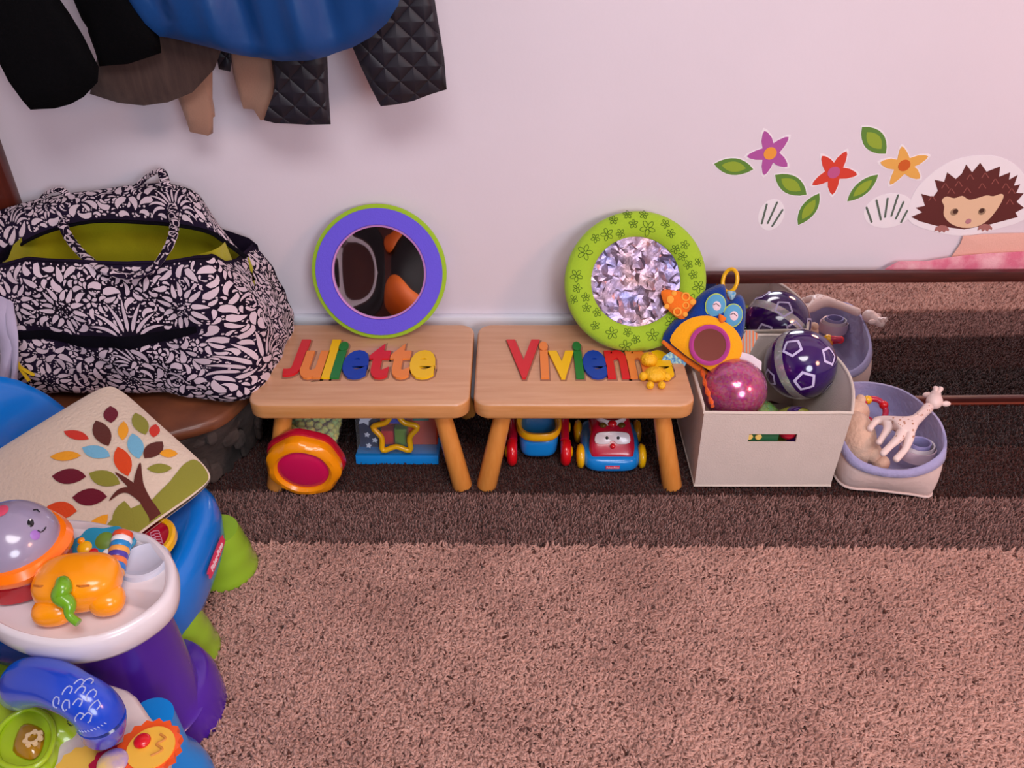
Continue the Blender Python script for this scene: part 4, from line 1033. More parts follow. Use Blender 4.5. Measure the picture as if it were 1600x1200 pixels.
mb = MB()
cx, cy = az(51, 1152, AZ+.03)
for i in range(7): a = 2*PI*i/7; mb.add(*prism(circ((cx+.0085*math.cos(a), cy+.0085*math.sin(a)), .003, 8), PA, .026, .0295))
mb.add(*ring(Plane((cx, cy, AZ+.0295), (1, 0, 0), (0, 1, 0)), [(.009, 0), (.009, .0006), (.0055, .0006), (.0055, 0)], 20)); mb.out('flower_emblem', mat('emblem_cream', 'e0c090', .4), t)
HB = mat('handle_blue', '1c48c8', .2, coat=.5)
hp = smoothpath([atz(26, 1082, .300), atz(46, 1066, .338), atz(80, 1068, .356), atz(116, 1084, .362), atz(146, 1104, .350), atz(160, 1128, .322), atz(160, 1150, .288)], 8)
hr = [float(np.interp(i/(len(hp)-1), [0, .04, .14, .5, .8, .93, 1], [.008, .024, .0300, .0255, .0275, .024, .008])) for i in range(len(hp))]
hd = MB().add(*tube(hp, hr, 24)).out('handle', HB, t, 80)
# printed marks wrapped on the handle: a squiggle of little white strokes beside tiny lettering
mb = MB(); 
def hpt(k, q):
    i = int(k); i = min(i, len(hp)-2); p = hp[i].lerp(hp[i+1], k-i); d = (hp[i+1]-hp[i]).normalized(); n_ = Vector((0, -.55, .83)); n_ = (n_-d*n_.dot(d)).normalized(); s_ = n_.cross(d); r = float(np.interp(k, range(len(hr)), hr))+.0003
    return p+(n_*math.cos(q)+s_*math.sin(q))*r
for (k0_, q0) in ((24, -.5), (25.2, .1), (26.3, -.4), (27.2, .35), (28.2, -.1), (29.2, .5), (30.2, -.45), (30.8, .3), (27, .9), (31.5, -.2), (25.8, .6)):
    mb.add(*tube([hpt(k0_+.75*math.cos(a), q0+.26*math.sin(a)) for a in np.linspace(0, random.uniform(3.5, 6), 9)], .00085, 5))
for i in range(9): mb.add(*tube([hpt(34, -.65+i*.14), hpt(34.8, -.6+i*.14)], .0006, 4))
o = mb.out('printed_marks', mat('print_pale', 'a8b4e0', .5), hd); o['label'] = 'pale printed squiggles and tiny letters'
# gears
def gear(u, v, R_, teeth, m, z=AZ, name='gear'):
    cx, cy = az(u, v, z); L = []
    for i in range(teeth*2):
        a = PI*i/teeth; r = R_ if i % 2 == 0 else R_*.88; L.append((cx+r*math.cos(a), cy+r*math.sin(a)))
    return (cx, cy), MB().add(*prism(smooth2(L, 2), Plane((0, 0, z), (1, 0, 0), (0, 1, 0)), .001, .012)).out(name, m, t, 40)
c1, g1 = gear(236, 1175, .038, 16, plastic('orange_gear', 'f0581c'))
MB().add(*prism(circ((c1[0]+.004, c1[1]-.003), .028, 28), PA, .012, .0145)).out('gear_face', mat('yellow_face', 'f0b840', .35), g1)
MB().add(*ell((c1[0]-.008, c1[1]+.004, AZ+.017), (.010, .010, .005))).out('red_dot', RED, g1)
MB().add(*tube(smoothpath([(c1[0]+.010, c1[1]+.014, AZ+.0150), (c1[0]+.018, c1[1]+.008, AZ+.015), (c1[0]+.010, c1[1]+.001, AZ+.015), (c1[0]+.019, c1[1]-.006, AZ+.015), (c1[0]+.008, c1[1]-.014, AZ+.015)]), .0016, 6)).out('squiggle', mat('tan_line', 'd08838', .5), g1)
c2_, g2 = gear(182, 1204, .030, 12, plastic('maroon_gear', 'b01838'), AZ-.003)
MB().add(*ell((c2_[0], c2_[1], AZ+.014), (.018, .018, .007))).out('swirl_dome', mat('swirl', '8c78c8', .3, c2='ecc878', scale=30, coat=.4), g2)
c3_, g3 = gear(128, 1206, .028, 12, plastic('yellow_gear', 'ecbc4c'), AZ-.006)
MB().add(*tube(smoothpath([atz(u, v, AZ+.022) for u, v in ((105, 1128), (110, 1120), (116, 1126), (112, 1134), (106, 1130))]), .0009, 5)).out('printed_marks', mat('olive_line', '50601c', .5), t)
tag(MB().add(*ell((-.835, .845, .022), (.020, .020, .020))).out('small_ball', plastic('orange_red', 'e84c20'), None), 'small orange-red ball on the floor at the left edge', 'ball')

# ------------------------------------------------------------------ toys under the stools
t = thing('rainmaker_toy', 'rain stick toy with orange scalloped end and magenta centre', 'toy', loc=(0, 0, 0))
PR = Plane((-.424, 1.330, .078), (1, 0, 0), (0, -.10, 1))
scal = lambda a: 1+.026*math.cos(7*a+.6)
MB().add(*ring(PR, [(.0735, -.020), (.076, -.010), (.075, .002), (.067, .010), (.058, .011), (.052, .006), (.052, -.020)], 80, scal)).out('orange_rim', ORANGE, t)
MB().add(*puff(circ((0, 0), .0535, 36), PR, .008, .004, 6, h=.002)).out('centre_disc', MAGENTA, t)
MB().add(*ring(PR, [(.078, -.036), (.0805, -.028), (.078, -.020), (.04, -.020), (.04, -.036)], 60, scal)).out('red_collar', CRIM, t)
MB().add(*ring(PR, [(.056, -.250), (.056, -.036), (.054, -.036), (.054, -.250)], 40)).out('clear_tube', mat('clear_plastic', 'ffffff', .03, alpha=.12), t)
mb = MB()
for k in range(11):
    for i in range(17):
        a = 2*PI*(i+.5*(k % 2))/17+random.uniform(-.05, .05); r = .0470; h = -.046-k*.0185+random.uniform(-.002, .002)
        c_ = PR.at(r*math.cos(a), r*math.sin(a), h); mb.add(*box(c_, (.0125, .0125, .0145), .003, (random.uniform(-.2, .2), a, random.uniform(-.3, .3)), 1))
BD = island_mat('bead_colours', 'e4ec7c', 'a8dc88', 'f0e060'); o = mb.out('beads', BD, t); o['kind'] = 'stuff'; o['label'] = 'yellow and pale green beads inside the tube'
MB().add(*ring(PR, [(.072, -.282), (.075, -.266), (.072, -.250), (.0, -.250), (.0, -.282)], 48)).out('end_cap', YELLOW, t)

t = thing('shape_sorter', 'clear shape sorter box with yellow star ring and blue base', 'toy')
PB2 = Plane((-.250, 1.440, .012), (1, 0, 0), (0, .22, 1))
def pbx(a0, a1, b0, b1, h0, h1, m, nm, bev=.002, lab=None):
    o = MB().add(*prism([(a0, b0), (a1, b0), (a1, b1), (a0, b1)], PB2, h0, h1, bev)).out(nm, m, t)
    if lab: o['label'] = lab
    return o
pbx(-.090, .090, -.010, .012, -.14, .008, SKYBLUE, 'base_rail')
CLR = mat('tinted_clear_plastic', 'dfe8f0', .05, alpha=.05)
pbx(-.086, .086, .014, .150, -.0005, .002, CLR, 'clear_front', .0005)
pbx(-.040, .084, .012, .122, -.060, -.045, mat('orange_red_panel', 'd0461c', .35), 'orange_panel')
pbx(-.086, -.045, .012, .150, -.040, -.034, mat('navy_panel', '1c2c58', .35), 'navy_panel')
for a0, a1, b0, b1, m in ((-.035, -.008, .028, .062, RED), (-.006, .022, .024, .066, mat('leaf_green_plastic', '6c9c1c', .3)), (-.018, .020, .078, .104, RBLUE), (.035, .070, .085, .12, mat('teal_block', '147c70', .3))):
    pbx(a0, a1, b0, b1, -.040, -.012, m, 'shape_block', .004)
SB = [PB2.at(x, y, .008) for x, y in smooth2(star(.000, .066, .050, .032, 0), 4)]
MB().add(*tube(SB, .0062, 12, closed=True, up=PB2.N)).out('star_ring', YELLOW, t, 80)
for (x, y, r) in ((-.065, .098, .018), (-.062, .060, .007), (-.046, .047, .007), (-.060, .034, .007)):
    MB().add(*prism(smooth2(star(x, y, r, r*.55, .2), 2), PB2, .0022, .0032)).out('star_sticker', mat('pale_blue_star', 'c4d4e8', .4), t, 0)

t = thing('toy_wagon', 'blue toy wagon with yellow tub and red wheels', 'toy')
WC = Vector((.058, 1.475, 0))
V, F = ell((0, 0, 0), (.043, .055, .032), None, 32, 20, .55); MB().add([Vector((v.x*(1+.9*v.z), v.y, v.z))+WC+Vector((0, .01, .046)) for v in V], F).out('body', SKYBLUE, t)
V = []; F = []; n = 40
for (k, z, ) in ((.96, .066), (1.06, .074), (1.08, .082), (1.02, .089), (.90, .088), (.82, .078), (.74, .056), (.2, .050)):
    for i in range(n): a = 2*PI*i/n; V.append(WC+Vector((.046*k*sq(math.cos(a), .7), .01+.060*k*sq(math.sin(a), .7), z+.003)))
for j in range(7):
    for i in range(n): F.append((j*n+i, j*n+(i+1) % n, (j+1)*n+(i+1) % n, (j+1)*n+i))
F.append(tuple(7*n+i for i in range(n))); F.append(tuple(range(n))[::-1]); MB().add(V, F).out('yellow_tub', YELLOW, t, 70)
MB().add(*box(WC+Vector((0, .03, .060)), (.006, .006, .012), .001)).out('peg', mat('grey_blue', '50708c', .4), t)
for sx in (-1, 1):
    for y in (-.036, .05):
        w0 = MB().add(*lathe([(0, -.011), (.024, -.011), (.030, -.006), (.032, 0), (.030, .006), (.024, .011), (0, .011)], 32, axisM(WC+Vector((sx*.058, y, .034)), (sx, 0, 0)))).out('wheel', RED, t, 60)
        MB().add(*lathe([(0, .010), (.014, .011), (.010, .015), (0, .016)], 20, axisM(WC+Vector((sx*.058, y, .034)), (sx, 0, 0)))).out('hub', YELLOW, w0)
    MB().add(*tube([WC+Vector((sx*.056, -.030, .060)), WC+Vector((sx*.056, .01, .070)), WC+Vector((sx*.056, .05, .062))], .010, 10)).out('mudguard', CRIM, t)

t = thing('toy_car', 'red and blue toy car with eyes on the windscreen', 'toy car')
KC = Vector((.214, 1.470, 0))
V, F = ell((0, 0, 0), (.064, .078, .022), None, 44, 16, .5); MB().add([v+KC+Vector((0, 0, .029)) for v in V], F).out('chassis', SKYBLUE, t)
def carsec(y, w_, z0, z1): return y, w_, z0, z1
V = []; F = []; n = 28; secs = [(-.066, .036, .034, .044), (-.062, .044, .032, .056), (-.046, .0485, .032, .068), (-.032, .0480, .032, .086), (-.020, .045, .032, .098), (-.006, .044, .032, .100), (.03, .044, .032, .098), (.06, .043, .032, .082), (.07, .038, .034, .07)]
for (y, w_, z0, z1) in secs:
    for i in range(n): a = 2*PI*i/n; V.append(KC+Vector((w_*sq(math.cos(a), .55), y, (z0+z1)/2+(z1-z0)/2*sq(math.sin(a), .55))))
for j in range(len(secs)-1):
    for i in range(n): F.append((j*n+i, j*n+(i+1) % n, (j+1)*n+(i+1) % n, (j+1)*n+i))
F.append(tuple(range(n))[::-1]); F.append(tuple((len(secs)-1)*n+i for i in range(n))); MB().add(V, F).out('body', CRIM, t, 70)
PW = Plane(KC+Vector((0, -.0400, .0775)), (1, 0, 0), (0, .62, .9)); 
ws = smooth2([(-.036, -.010), (-.034, .010), (-.012, .014), (.012, .014), (.034, .010), (.036, -.010), (.010, -.012), (.004, -.006), (-.004, -.006), (-.010, -.012)], 3)
sw = MB().add(*prism(ws, PW, -.006, .0025, .0006)).out('windscreen', WHITEP, t)
for sx in (-1, 1):
    MB().add(*puff(circ((sx*.012, .001), .0035, 14), PW, .0022, .001, 3, h=.0024)).out('pupil', BLACKP, sw)
MB().add(*ell(KC+Vector((0, -.052, .066)), (.006, .006, .006))).out('nose', RED, t)
PF = Plane(KC+Vector((0, -.0775, .029)), (1, 0, 0), (0, .0, 1))
lp = MB().add(*prism([(-.015, -.004), (.015, -.004), (.015, .004), (-.015, .004)], PF, -.001, .0015, .0004)).out('name_plate', mat('plate_pink', 'd83a5c', .4), t)
mesh('plate_lettering', *on_plane(text_mesh('Fisher-Price', .0062, .0001, .0002, .9, 'CENTER'), PF, 0, -.002, .0018), MATS['plate_white'], lp, 0, False)
MB().add(*ring(Plane(KC+Vector((0, .012, .101)), (1, 0, 0), (0, 1, .0)), [(.034, -.004), (.034, .004), (.030, .007), (.026, .004), (.026, -.004)], 36)).out('roof_ring', WHITEP, t)
MB().add(*ell(KC+Vector((0, -.020, .102)), (.010, .009, .007))).out('roof_knob', RED, t)
for sx in (-1, 1): MB().add(*ell(KC+Vector((sx*.020, -.022, .099)), (.008, .007, .005))).out('headlight', mat('olive_lens', '5c4814', .2), t)
for sx in (-1, 1):
    for y in (-.040, .045):
        MB().add(*lathe([(0, -.008), (.020, -.008), (.026, -.004), (.027, 0), (.024, .006), (.012, .009), (0, .009)], 28, axisM(KC+Vector((sx*.066, y, .029)), (sx, 0, 0)))).out('wheel', YELLOW, t, 60)

# ------------------------------------------------------------------ owl plush with mirror tummy, duck teether
t = thing('owl_toy', 'blue and yellow plush owl toy with round tummy mirror', 'soft toy')
ZW = lambda x, y: (1000+x*200/1143, 410+y*210/1200)
OP = Plane((.418, 1.518, .262), (1, 0, 0), (0, .58, .82))
def owl(L, sm=3): P_ = OP.pxs([ZW(*q) for q in L]); return smooth2(P_, sm) if sm else P_
OB = cloth('owl_navy', '0c3c94', bump=.5); OY = cloth('owl_yellow', 'f8ac18', bump=.4); OO = cloth('owl_orange', 'f07820'); OL = cloth('owl_light_blue', '5ca4cc'); OW = cloth('owl_white', 'f0d4dc')
MB().add(*puff(owl([(200, 690), (300, 520), (400, 480), (500, 320), (620, 230), (750, 195), (770, 290), (800, 335), (880, 285), (930, 330), (945, 450), (925, 640), (880, 760), (850, 900), (780, 960), (700, 1030), (600, 980), (480, 910), (350, 830)]), OP, .030, .026, 8, h=0)).out('body', OB, t, 80)
MB().add(*puff(owl([(245, 700), (340, 560), (470, 495), (620, 490), (740, 540), (830, 620), (878, 720), (870, 840), (790, 930), (700, 1010), (600, 970), (450, 880), (330, 790)]), OP, .012, .004, 6, h=.028)).out('tummy', OY, t, 80)
OPm = Plane(OP.at(0, 0, .041), OP.X, OP.Y)
def owm(L, sm=3): P_ = OPm.pxs([ZW(*q) for q in L]); return smooth2(P_, sm) if sm else P_
cen = OPm.px(*ZW(622, 738)); rr_ = (OPm.px(*ZW(805, 738))[0]-OPm.px(*ZW(438, 738))[0])/2; Pc = Plane(OPm.at(*cen, 0), OP.X, OP.Y)
MB().add(*ring(Pc, [(rr_*1.0, -.004), (rr_, .002), (rr_*.9, .0045), (rr_*.79, .002), (rr_*.79, -.004)], 48)).out('mirror_rim', cloth('magenta_felt', 'b4408c'), t)
MB().add(*prism(circ((0, 0), rr_*.8, 36), Pc, -.003, .001)).out('tummy_mirror', mat('brown_reflection_mirror', '84483c', .08, 1), t)  # red-brown base colour stands in for the dark reflection in the mirror
for (c_, r_) in (((690, 380), (88, 112)), ((845, 468), (84, 108))):
    cc = OPm.px(*ZW(*c_)); k = .175*.00135
    MB().add(*puff(circ(cc, r_[0]*k*1.04, 26, r_[1]*k*.98, -.25), OP, .003, .003, 4, h=.026)).out('eye_edging', cloth('pale_lime', 'b8d060'), t)
    e_ = MB().add(*puff(circ(cc, r_[0]*k*.94, 26, r_[1]*k*.88, -.25), OP, .0045, .002, 4, h=.028)).out('eye_patch', OL, t)
    MB().add(*puff(circ((cc[0]+.001, cc[1]-.001), .0105, 18, .0120), OP, .0035, .001, 3, h=.0305)).out('eye_white', OW, e_)
    MB().add(*tube([OP.at(cc[0]-.0065, cc[1]+.001, .0345), OP.at(cc[0], cc[1]+.0035, .0347), OP.at(cc[0]+.0065, cc[1]-.002, .0345)], .0007, 5)).out('closed_lid', mat('thread_brown', '50282c', .8), e_)
MB().add(*puff(owm([(715, 455), (780, 495), (760, 525), (738, 545), (712, 520)], 2), OP, .006, .002, 4, h=.033)).out('beak', OO, t, 80)
wg = owl([(180, 290), (195, 255), (260, 250), (380, 275), (490, 345), (460, 400), (400, 470), (385, 515), (310, 490), (220, 400)])
wi = MB().add(*puff(wg, OP, .008, .008, 5, h=.012)).out('wing', OO, t, 80)
for (x, y, r, m) in ((262, 340, 6.5, 'y'), (392, 315, 7, 'r'), (392, 392, 5.5, 'r'), (318, 448, 7, 'r'), (225, 400, 4, 'y'), (455, 362, 4.5, 'y'), (290, 285, 4, 'y'), (388, 470, 4, 'y')):
    c_ = OP.px(*ZW(x, y)); k = .00135
    if m == 'y': MB().add(*puff(circ(c_, r*k, 14), OP, .0015, .001, 3, h=.0185)).out('printed_spot', mat('spot_yellow', 'f4a83c', .9), wi)
    else: MB().add(*ring(Plane(OP.at(*c_, .0195), OP.X, OP.Y), [(r*k, 0), (r*k*.9, .001), (r*k*.65, .001), (r*k*.62, 0)], 20)).out('printed_ring', mat('spot_yellow', 'f4a83c', .9), wi)
MB().add(*tube([OP.at(*q, .006) for q in owl([(195, 705), (300, 790), (450, 900), (560, 975), (690, 1030)], 0)], [.004, .006, .006, .006, .003], 10)).out('orange_edging', OO, t, 80)
rg = []
for i in range(28):
    a = 2*PI*i/28; rg.append(OP.O+OP.X*(0)+OP.Y*0)
c0 = OP.px(*ZW(800, 165)); PRg = Plane(OP.at(*c0, .004), Vector((.38, -.30, .1)), OP.Y)
MB().add(*tube([PRg.at(.016*math.cos(2*PI*i/28), .024*math.sin(2*PI*i/28)) for i in range(28)], .0042, 10, closed=True)).out('hanging_ring', YELLOW, t, 80)['label'] = 'yellow plastic hanging ring'
MB().add(*puff(owl([(765, 265), (840, 270), (830, 320), (800, 345), (775, 310)]), OP, .006, .006, 4, h=.014)).out('ring_loop', mat('blue_dots', '4c9cc8', .9, c2='c8d8d0', scale=160), t)
def ribbon(L, m, nm, h0, lab=None):
    o = MB().add(*prism(owl(L, 2), OP, h0, h0+.0016)).out(nm, m, t, 30)
    if lab: o['label'] = lab
    return o
m_ = bpy.data.materials.new('striped_ribbon'); m_.use_nodes = True; nt, b = nodes(m_); tc = nt.nodes.new('ShaderNodeTexCoord'); wv = nt.nodes.new('ShaderNodeTexWave'); wv.inputs['Scale'].default_value = 45; wv.bands_direction = 'X'
nt.links.new(tc.outputs['Object'], wv.inputs['Vector']); rp = nt.nodes.new('ShaderNodeValToRGB'); nt.links.new(wv.outputs[0], rp.inputs[0]); rp.color_ramp.elements[0].color = (*lin('e07848'), 1); rp.color_ramp.elements[1].color = (*lin('a8a8a0'), 1); rp.color_ramp.elements[0].position = .3; rp.color_ramp.elements[1].position = .55
nt.links.new(rp.outputs[0], b.inputs['Base Color']); b.inputs['Roughness'].default_value = .8
ribbon([(940, 610), (1050, 640), (1030, 700), (980, 800), (930, 850), (880, 790)], m_, 'striped_ribbon', .004)
ribbon([(870, 800), (1060, 890), (1005, 1015), (800, 920)], mat('white_satin', 'dccfd6', .3, var=.1, scale=40), 'care_tag', .020, 'white satin care tag')
ribbon([(265, 800), (410, 900), (300, 1010), (180, 905)], mat('blue_dot_fabric', '2c7cc0', .8, c2='b8e0c8', scale=170), 'dotted_ribbon', .004, 'blue and green dotted ribbon')
DY = mat('duck_rubber', 'f8bc10', .45, bump=.9, bscale=180)
dk = MB(); Pd = Plane((.318, 1.480, SZ+.016), (1, 0, 0), (0, 1, .1))
dz = lambda u, v: Pd.px(u, v)
for (u, v, a_, b_, h) in ((1014, 562, .0175, .0180, .015), (1024, 585, .023, .021, .014), (1005, 588, .009, .009, .009), (1042, 589, .009, .009, .009), (1016, 602, .008, .008, .008), (1034, 602, .008, .008, .008)):
    c_ = dz(u, v); dk.add(*ell(Pd.at(*c_, .0), (a_, b_, h)))
dk = dk.out('duck_teether', DY, t, 60); dk['label'] = 'bumpy yellow duck teether on the stool'
c_ = dz(1015, 561); MB().add(*ring(Plane(Pd.at(*c_, .0135), (1, 0, 0), (0, 1, 0)), [(.0040, 0), (.0040, .002), (.0022, .002), (.0022, 0)], 14)).out('eye_ring', mat('tan_line', 'd08838', .5), dk)
# orange ruffle hanging inside the bin's left side
MB().add(*tube(smoothpath([(.400, 1.545, .250), (.394, 1.50, .232), (.396, 1.44, .212), (.400, 1.375, .203)], 8), [.004+.002*math.sin(i*2.1) for i in range(25)], 8)).out('orange_cord', cloth('orange_chenille', 'f06018', bump=1, bscale=200), t)

# ------------------------------------------------------------------ lilac-lined soft basket with toys
t = thing('soft_basket', 'cream canvas basket with lilac lining and folded cuff', 'basket')
CAN = cloth('cream_canvas', 'dcc4bc', bump=.4, bscale=60); LIL = cloth('lilac_lining', 'a8a4cc', bump=.9, bscale=60)
RIM = [(.690, 1.400, .098), (.705, 1.345, .090), (.755, 1.318, .086), (.815, 1.312, .096), (.866, 1.334, .122), (.882, 1.395, .138), (.882, 1.470, .130), (.868, 1.555, .112), (.830, 1.612, .092), (.780, 1.628, .080), (.722, 1.605, .082), (.692, 1.520, .092)]
rim = smoothpath(RIM, 5, True); NB = len(rim)
BOT = [(.688, 1.405), (.700, 1.352), (.760, 1.342), (.820, 1.330), (.864, 1.322), (.874, 1.39), (.886, 1.47), (.880, 1.56), (.84, 1.606), (.78, 1.612), (.72, 1.60), (.694, 1.52)]
bot = smoothpath([(x, y, .011) for x, y in BOT], 5, True); cen = Vector((.79, 1.47, 0))
def bring(f_, off, z=None): return [b_.lerp(r_, f_)+((r_-cen)*Vector((1, 1, 0))).normalized()*(off+.010*math.sin(PI*f_)) for b_, r_ in zip(bot, rim)] if True else None
def V3(v): return Vector((v.x, v.y, 0)).normalized()
def brg(f_, off, dz=0):
    out = []
    for b_, r_ in zip(bot, rim):
        p = b_.lerp(r_, f_); n_ = V3(p-cen); out.append(p+n_*(off+.008*math.sin(PI*f_))+Vector((0, 0, dz)))
    return out
def loftr(rings, closed_end=True):
    V = [p for r_ in rings for p in r_]; n = len(rings[0]); F = []
    for j in range(len(rings)-1):
        for i in range(n): F.append((j*n+i, j*n+(i+1) % n, (j+1)*n+(i+1) % n, (j+1)*n+i))
    if closed_end: F.append(tuple(range(n))[::-1])
    return V, F
MB().add(*loftr([brg(0, -.004), brg(0.02, .001, .001), brg(.2, .001), brg(.4, .001), brg(.6, .001), brg(.8, 0), brg(.95, 0)])).out('canvas_body', CAN, t, 80)
MB().add(*tube(brg(0.04, .002, -.001), .0030, 6, closed=True)).out('seam', CAN, t, 80)
MB().add(*loftr([brg(.08, -.010, .004), brg(.3, -.007), brg(.6, -.006), brg(.9, -.004), brg(1.0, -.002, .002), brg(1.0, .004, .002), brg(.95, .006, -.003), brg(.86, .006, -.004), brg(.84, .003, -.004)], True)).out('lining_cuff', LIL, t, 80)['label'] = 'lilac lining folded outward over the rim'
t = thing('plush_lamb', 'cream plush at the left of the lilac basket', 'soft toy'); PL = cloth('cream_plush', 'dcb8a0', bump=.8, bscale=120)
MB().add(*ell((.730, 1.425, .080), (.038, .062, .056), Matrix.Rotation(.3, 4, 'X'), 28, 18)).out('body', PL, t); MB().add(*ell((.738, 1.478, .112), (.030, .030, .028))).out('head', PL, t)
MB().add(*ell((.752, 1.390, .075), (.020, .034, .022))).out('arm', PL, t); MB().add(*ell((.764, 1.362, .068), (.018, .018, .016))).out('paw', PL, t)
for x in (.714, .75): MB().add(*ell((x, 1.492, .136), (.010, .012, .009))).out('ear', PL, t)
t = thing('orange_plush', 'orange soft toy deep in the back of the basket', 'soft toy')
MB().add(*ell((.735, 1.550, .060), (.034, .036, .035))).out('body', cloth('orange_plush', 'f0681c', bump=.8, bscale=120), t); MB().add(*ell((.770, 1.565, .055), (.02, .022, .02))).out('arm', MATS['orange_plush'], t)
t = thing('rattle_ring', 'pink-red ring rattle behind the giraffe toy', 'rattle')
Pq = Plane((.790, 1.500, .100), (1, .1, 0), (0, .75, .6)); MB().add(*tube([Pq.at(.026*math.cos(a), .026*math.sin(a)) for a in np.linspace(0, 2*PI, 29)[:-1]], .0065, 12, closed=True)).out('ring', plastic('rose_red', 'c02848'), t)
for i in range(4): a = i*1.57+.4; MB().add(*ell(Pq.at(.026*math.cos(a), .026*math.sin(a)), (.010, .010, .010), None, 14, 10)).out('bead', [RED, YELLOW, CRIM, ORANGE][i], t)
t = thing('striped_bib', 'coiled white and lilac ribbon at right of the basket', 'ribbon')
for r_, z, m in ((.030, .085, WHITEP), (.022, .090, mat('lilac_ribbon', '9c94c4', .6)), (.036, .078, mat('pale_pink_ribbon', 'dcc0cc', .6))):
    MB().add(*lathe([(r_, z-.012), (r_+.001, z), (r_, z+.014), (r_-.003, z+.013), (r_-.003, z-.012)][::-1], 40, T((.846, 1.385, .0), (0, 0, 0), (1, .85, 1)))).out('loop', m, t, 60)
# giraffe: body, four legs, neck and head grown as one skin
t = thing('giraffe_teether', 'white rubber giraffe toy with brown spots leaning from basket', 'soft toy')
gz = lambda u, v, z: atz(u, v, z)
Gp = [gz(1386, 652, .146), gz(1401, 660, .150), gz(1418, 667, .152), gz(1431, 656, .152), gz(1443, 645, .150), gz(1453, 634, .148)]
rd = [.0150, .0165, .0165, .0120, .0105, .0130]
eg = [(i, i+1) for i in range(5)]
def leg(att, pts, rr):
    global Gp, rd, eg
    k = att
    for p, r_ in zip(pts, rr): Gp.append(p); rd.append(r_); eg.append((k, len(Gp)-1)); k = len(Gp)-1
leg(0, [gz(1372, 654, .142), gz(1363, 664, .135), gz(1357, 673, .130)], [.0095, .0068, .0078])
leg(0, [gz(1388, 670, .138), gz(1379, 683, .128), gz(1371, 695, .120)], [.0095, .0068, .0078])
leg(2, [gz(1405, 684, .142), gz(1390, 698, .128), gz(1376, 712, .118)], [.0100, .0070, .0080])
leg(2, [gz(1421, 686, .142), gz(1414, 703, .126), gz(1397, 721, .112)], [.0100, .0070, .0080])
RUB = mat('giraffe_rubber', 'ecd4cc', .45, coat=.1)
gb = skin('body', Gp, eg, rd, RUB, t, 2)
hd_ = gz(1460, 627, .148); snout = hd_+Vector((.020, .038, -.004)); MB().add(*ell(hd_, (.0165, .019, .0165), Matrix.Rotation(-.5, 4, 'Z'), 28, 18)).out('head', RUB, t)
ghd = MB().add(*tube(smoothpath([hd_, hd_.lerp(snout, .5), snout], 4), [.013, .0150, .0145, .0135, .0125, .0115, .011, .010, .006], 14)).out('muzzle', RUB, t, 80)
for (u, v) in ((1462, 606), (1470, 607)): p = gz(u, v, .156); MB().add(*tube([hd_, hd_.lerp(p, .7), p], [.0045, .0038, .0058], 10)).out('horn', RUB, t, 80)
for (a, b2, dx) in ((1449, 617, -.008), (1478, 631, .008)): p = gz(a, b2, .146); MB().add(*ell(p, (.010, .0055, .0065))).out('ear', RUB, t)
SP = mat('giraffe_spot', 'b8866c', .5)
dg = bpy.context.evaluated_depsgraph_get(); mb = MB()
from mathutils.bvhtree import BVHTree
bv = BVHTree.FromPolygons([v.co.copy() for v in gb.data.vertices], [tuple(p.vertices) for p in gb.data.polygons])
for i in range(60):
    u, v = random.uniform(1385, 1462), random.uniform(630, 690); h_ = bv.ray_cast(CP, ray(u, v).normalized())
    if h_[0] is None: continue
    p, n_ = h_[0], h_[1]; P_ = Plane(p, n_.orthogonal(), n_.cross(n_.orthogonal())); r_ = random.uniform(.0016, .0032); mb.add(*puff(circ((0, 0), r_, 8, r_*.75), P_, .0005, .0005, 2))
o = mb.out('spots', SP, t); o['kind'] = 'stuff'
e_ = gz(1476, 627, .148); MB().add(*ell(e_, (.0016, .0016, .0016), None, 10, 8)).out('eye', BLACKP, t)

# ------------------------------------------------------------------ blankets behind the long mirror
def flatcloth(nm, lab, pts, m, y, th):
    t = thing(nm, lab, 'blanket'); Pk = Plane((0, y, 0), (1, 0, 0), (0, 0, 1))
    L = [(x, z) for x, z in pts]; MB().add(*puff(smooth2(L, 3), Pk, th, th, 6)).out('folded_cloth', m, t, 80); return t
PK = cloth('pink_spotted', 'd8728c', c2='ecb4bc', scale=26)
flatcloth('pink_blanket', 'pink patterned blanket tucked behind the mirror at right', [(.80, .20), (.82, .352), (.90, .368), (1.0, .384), (1.15, .392), (1.35, .390), (1.36, .2)], PK, 1.6835, .005)
flatcloth('cream_blanket', 'folded cream blanket above the pink one behind mirror', [(.965, .25), (.97, .405), (.985, .424), (1.10, .430), (1.30, .428), (1.31, .25)], cloth('peach_cloth', 'e8b4a4'), 1.6935, .004)

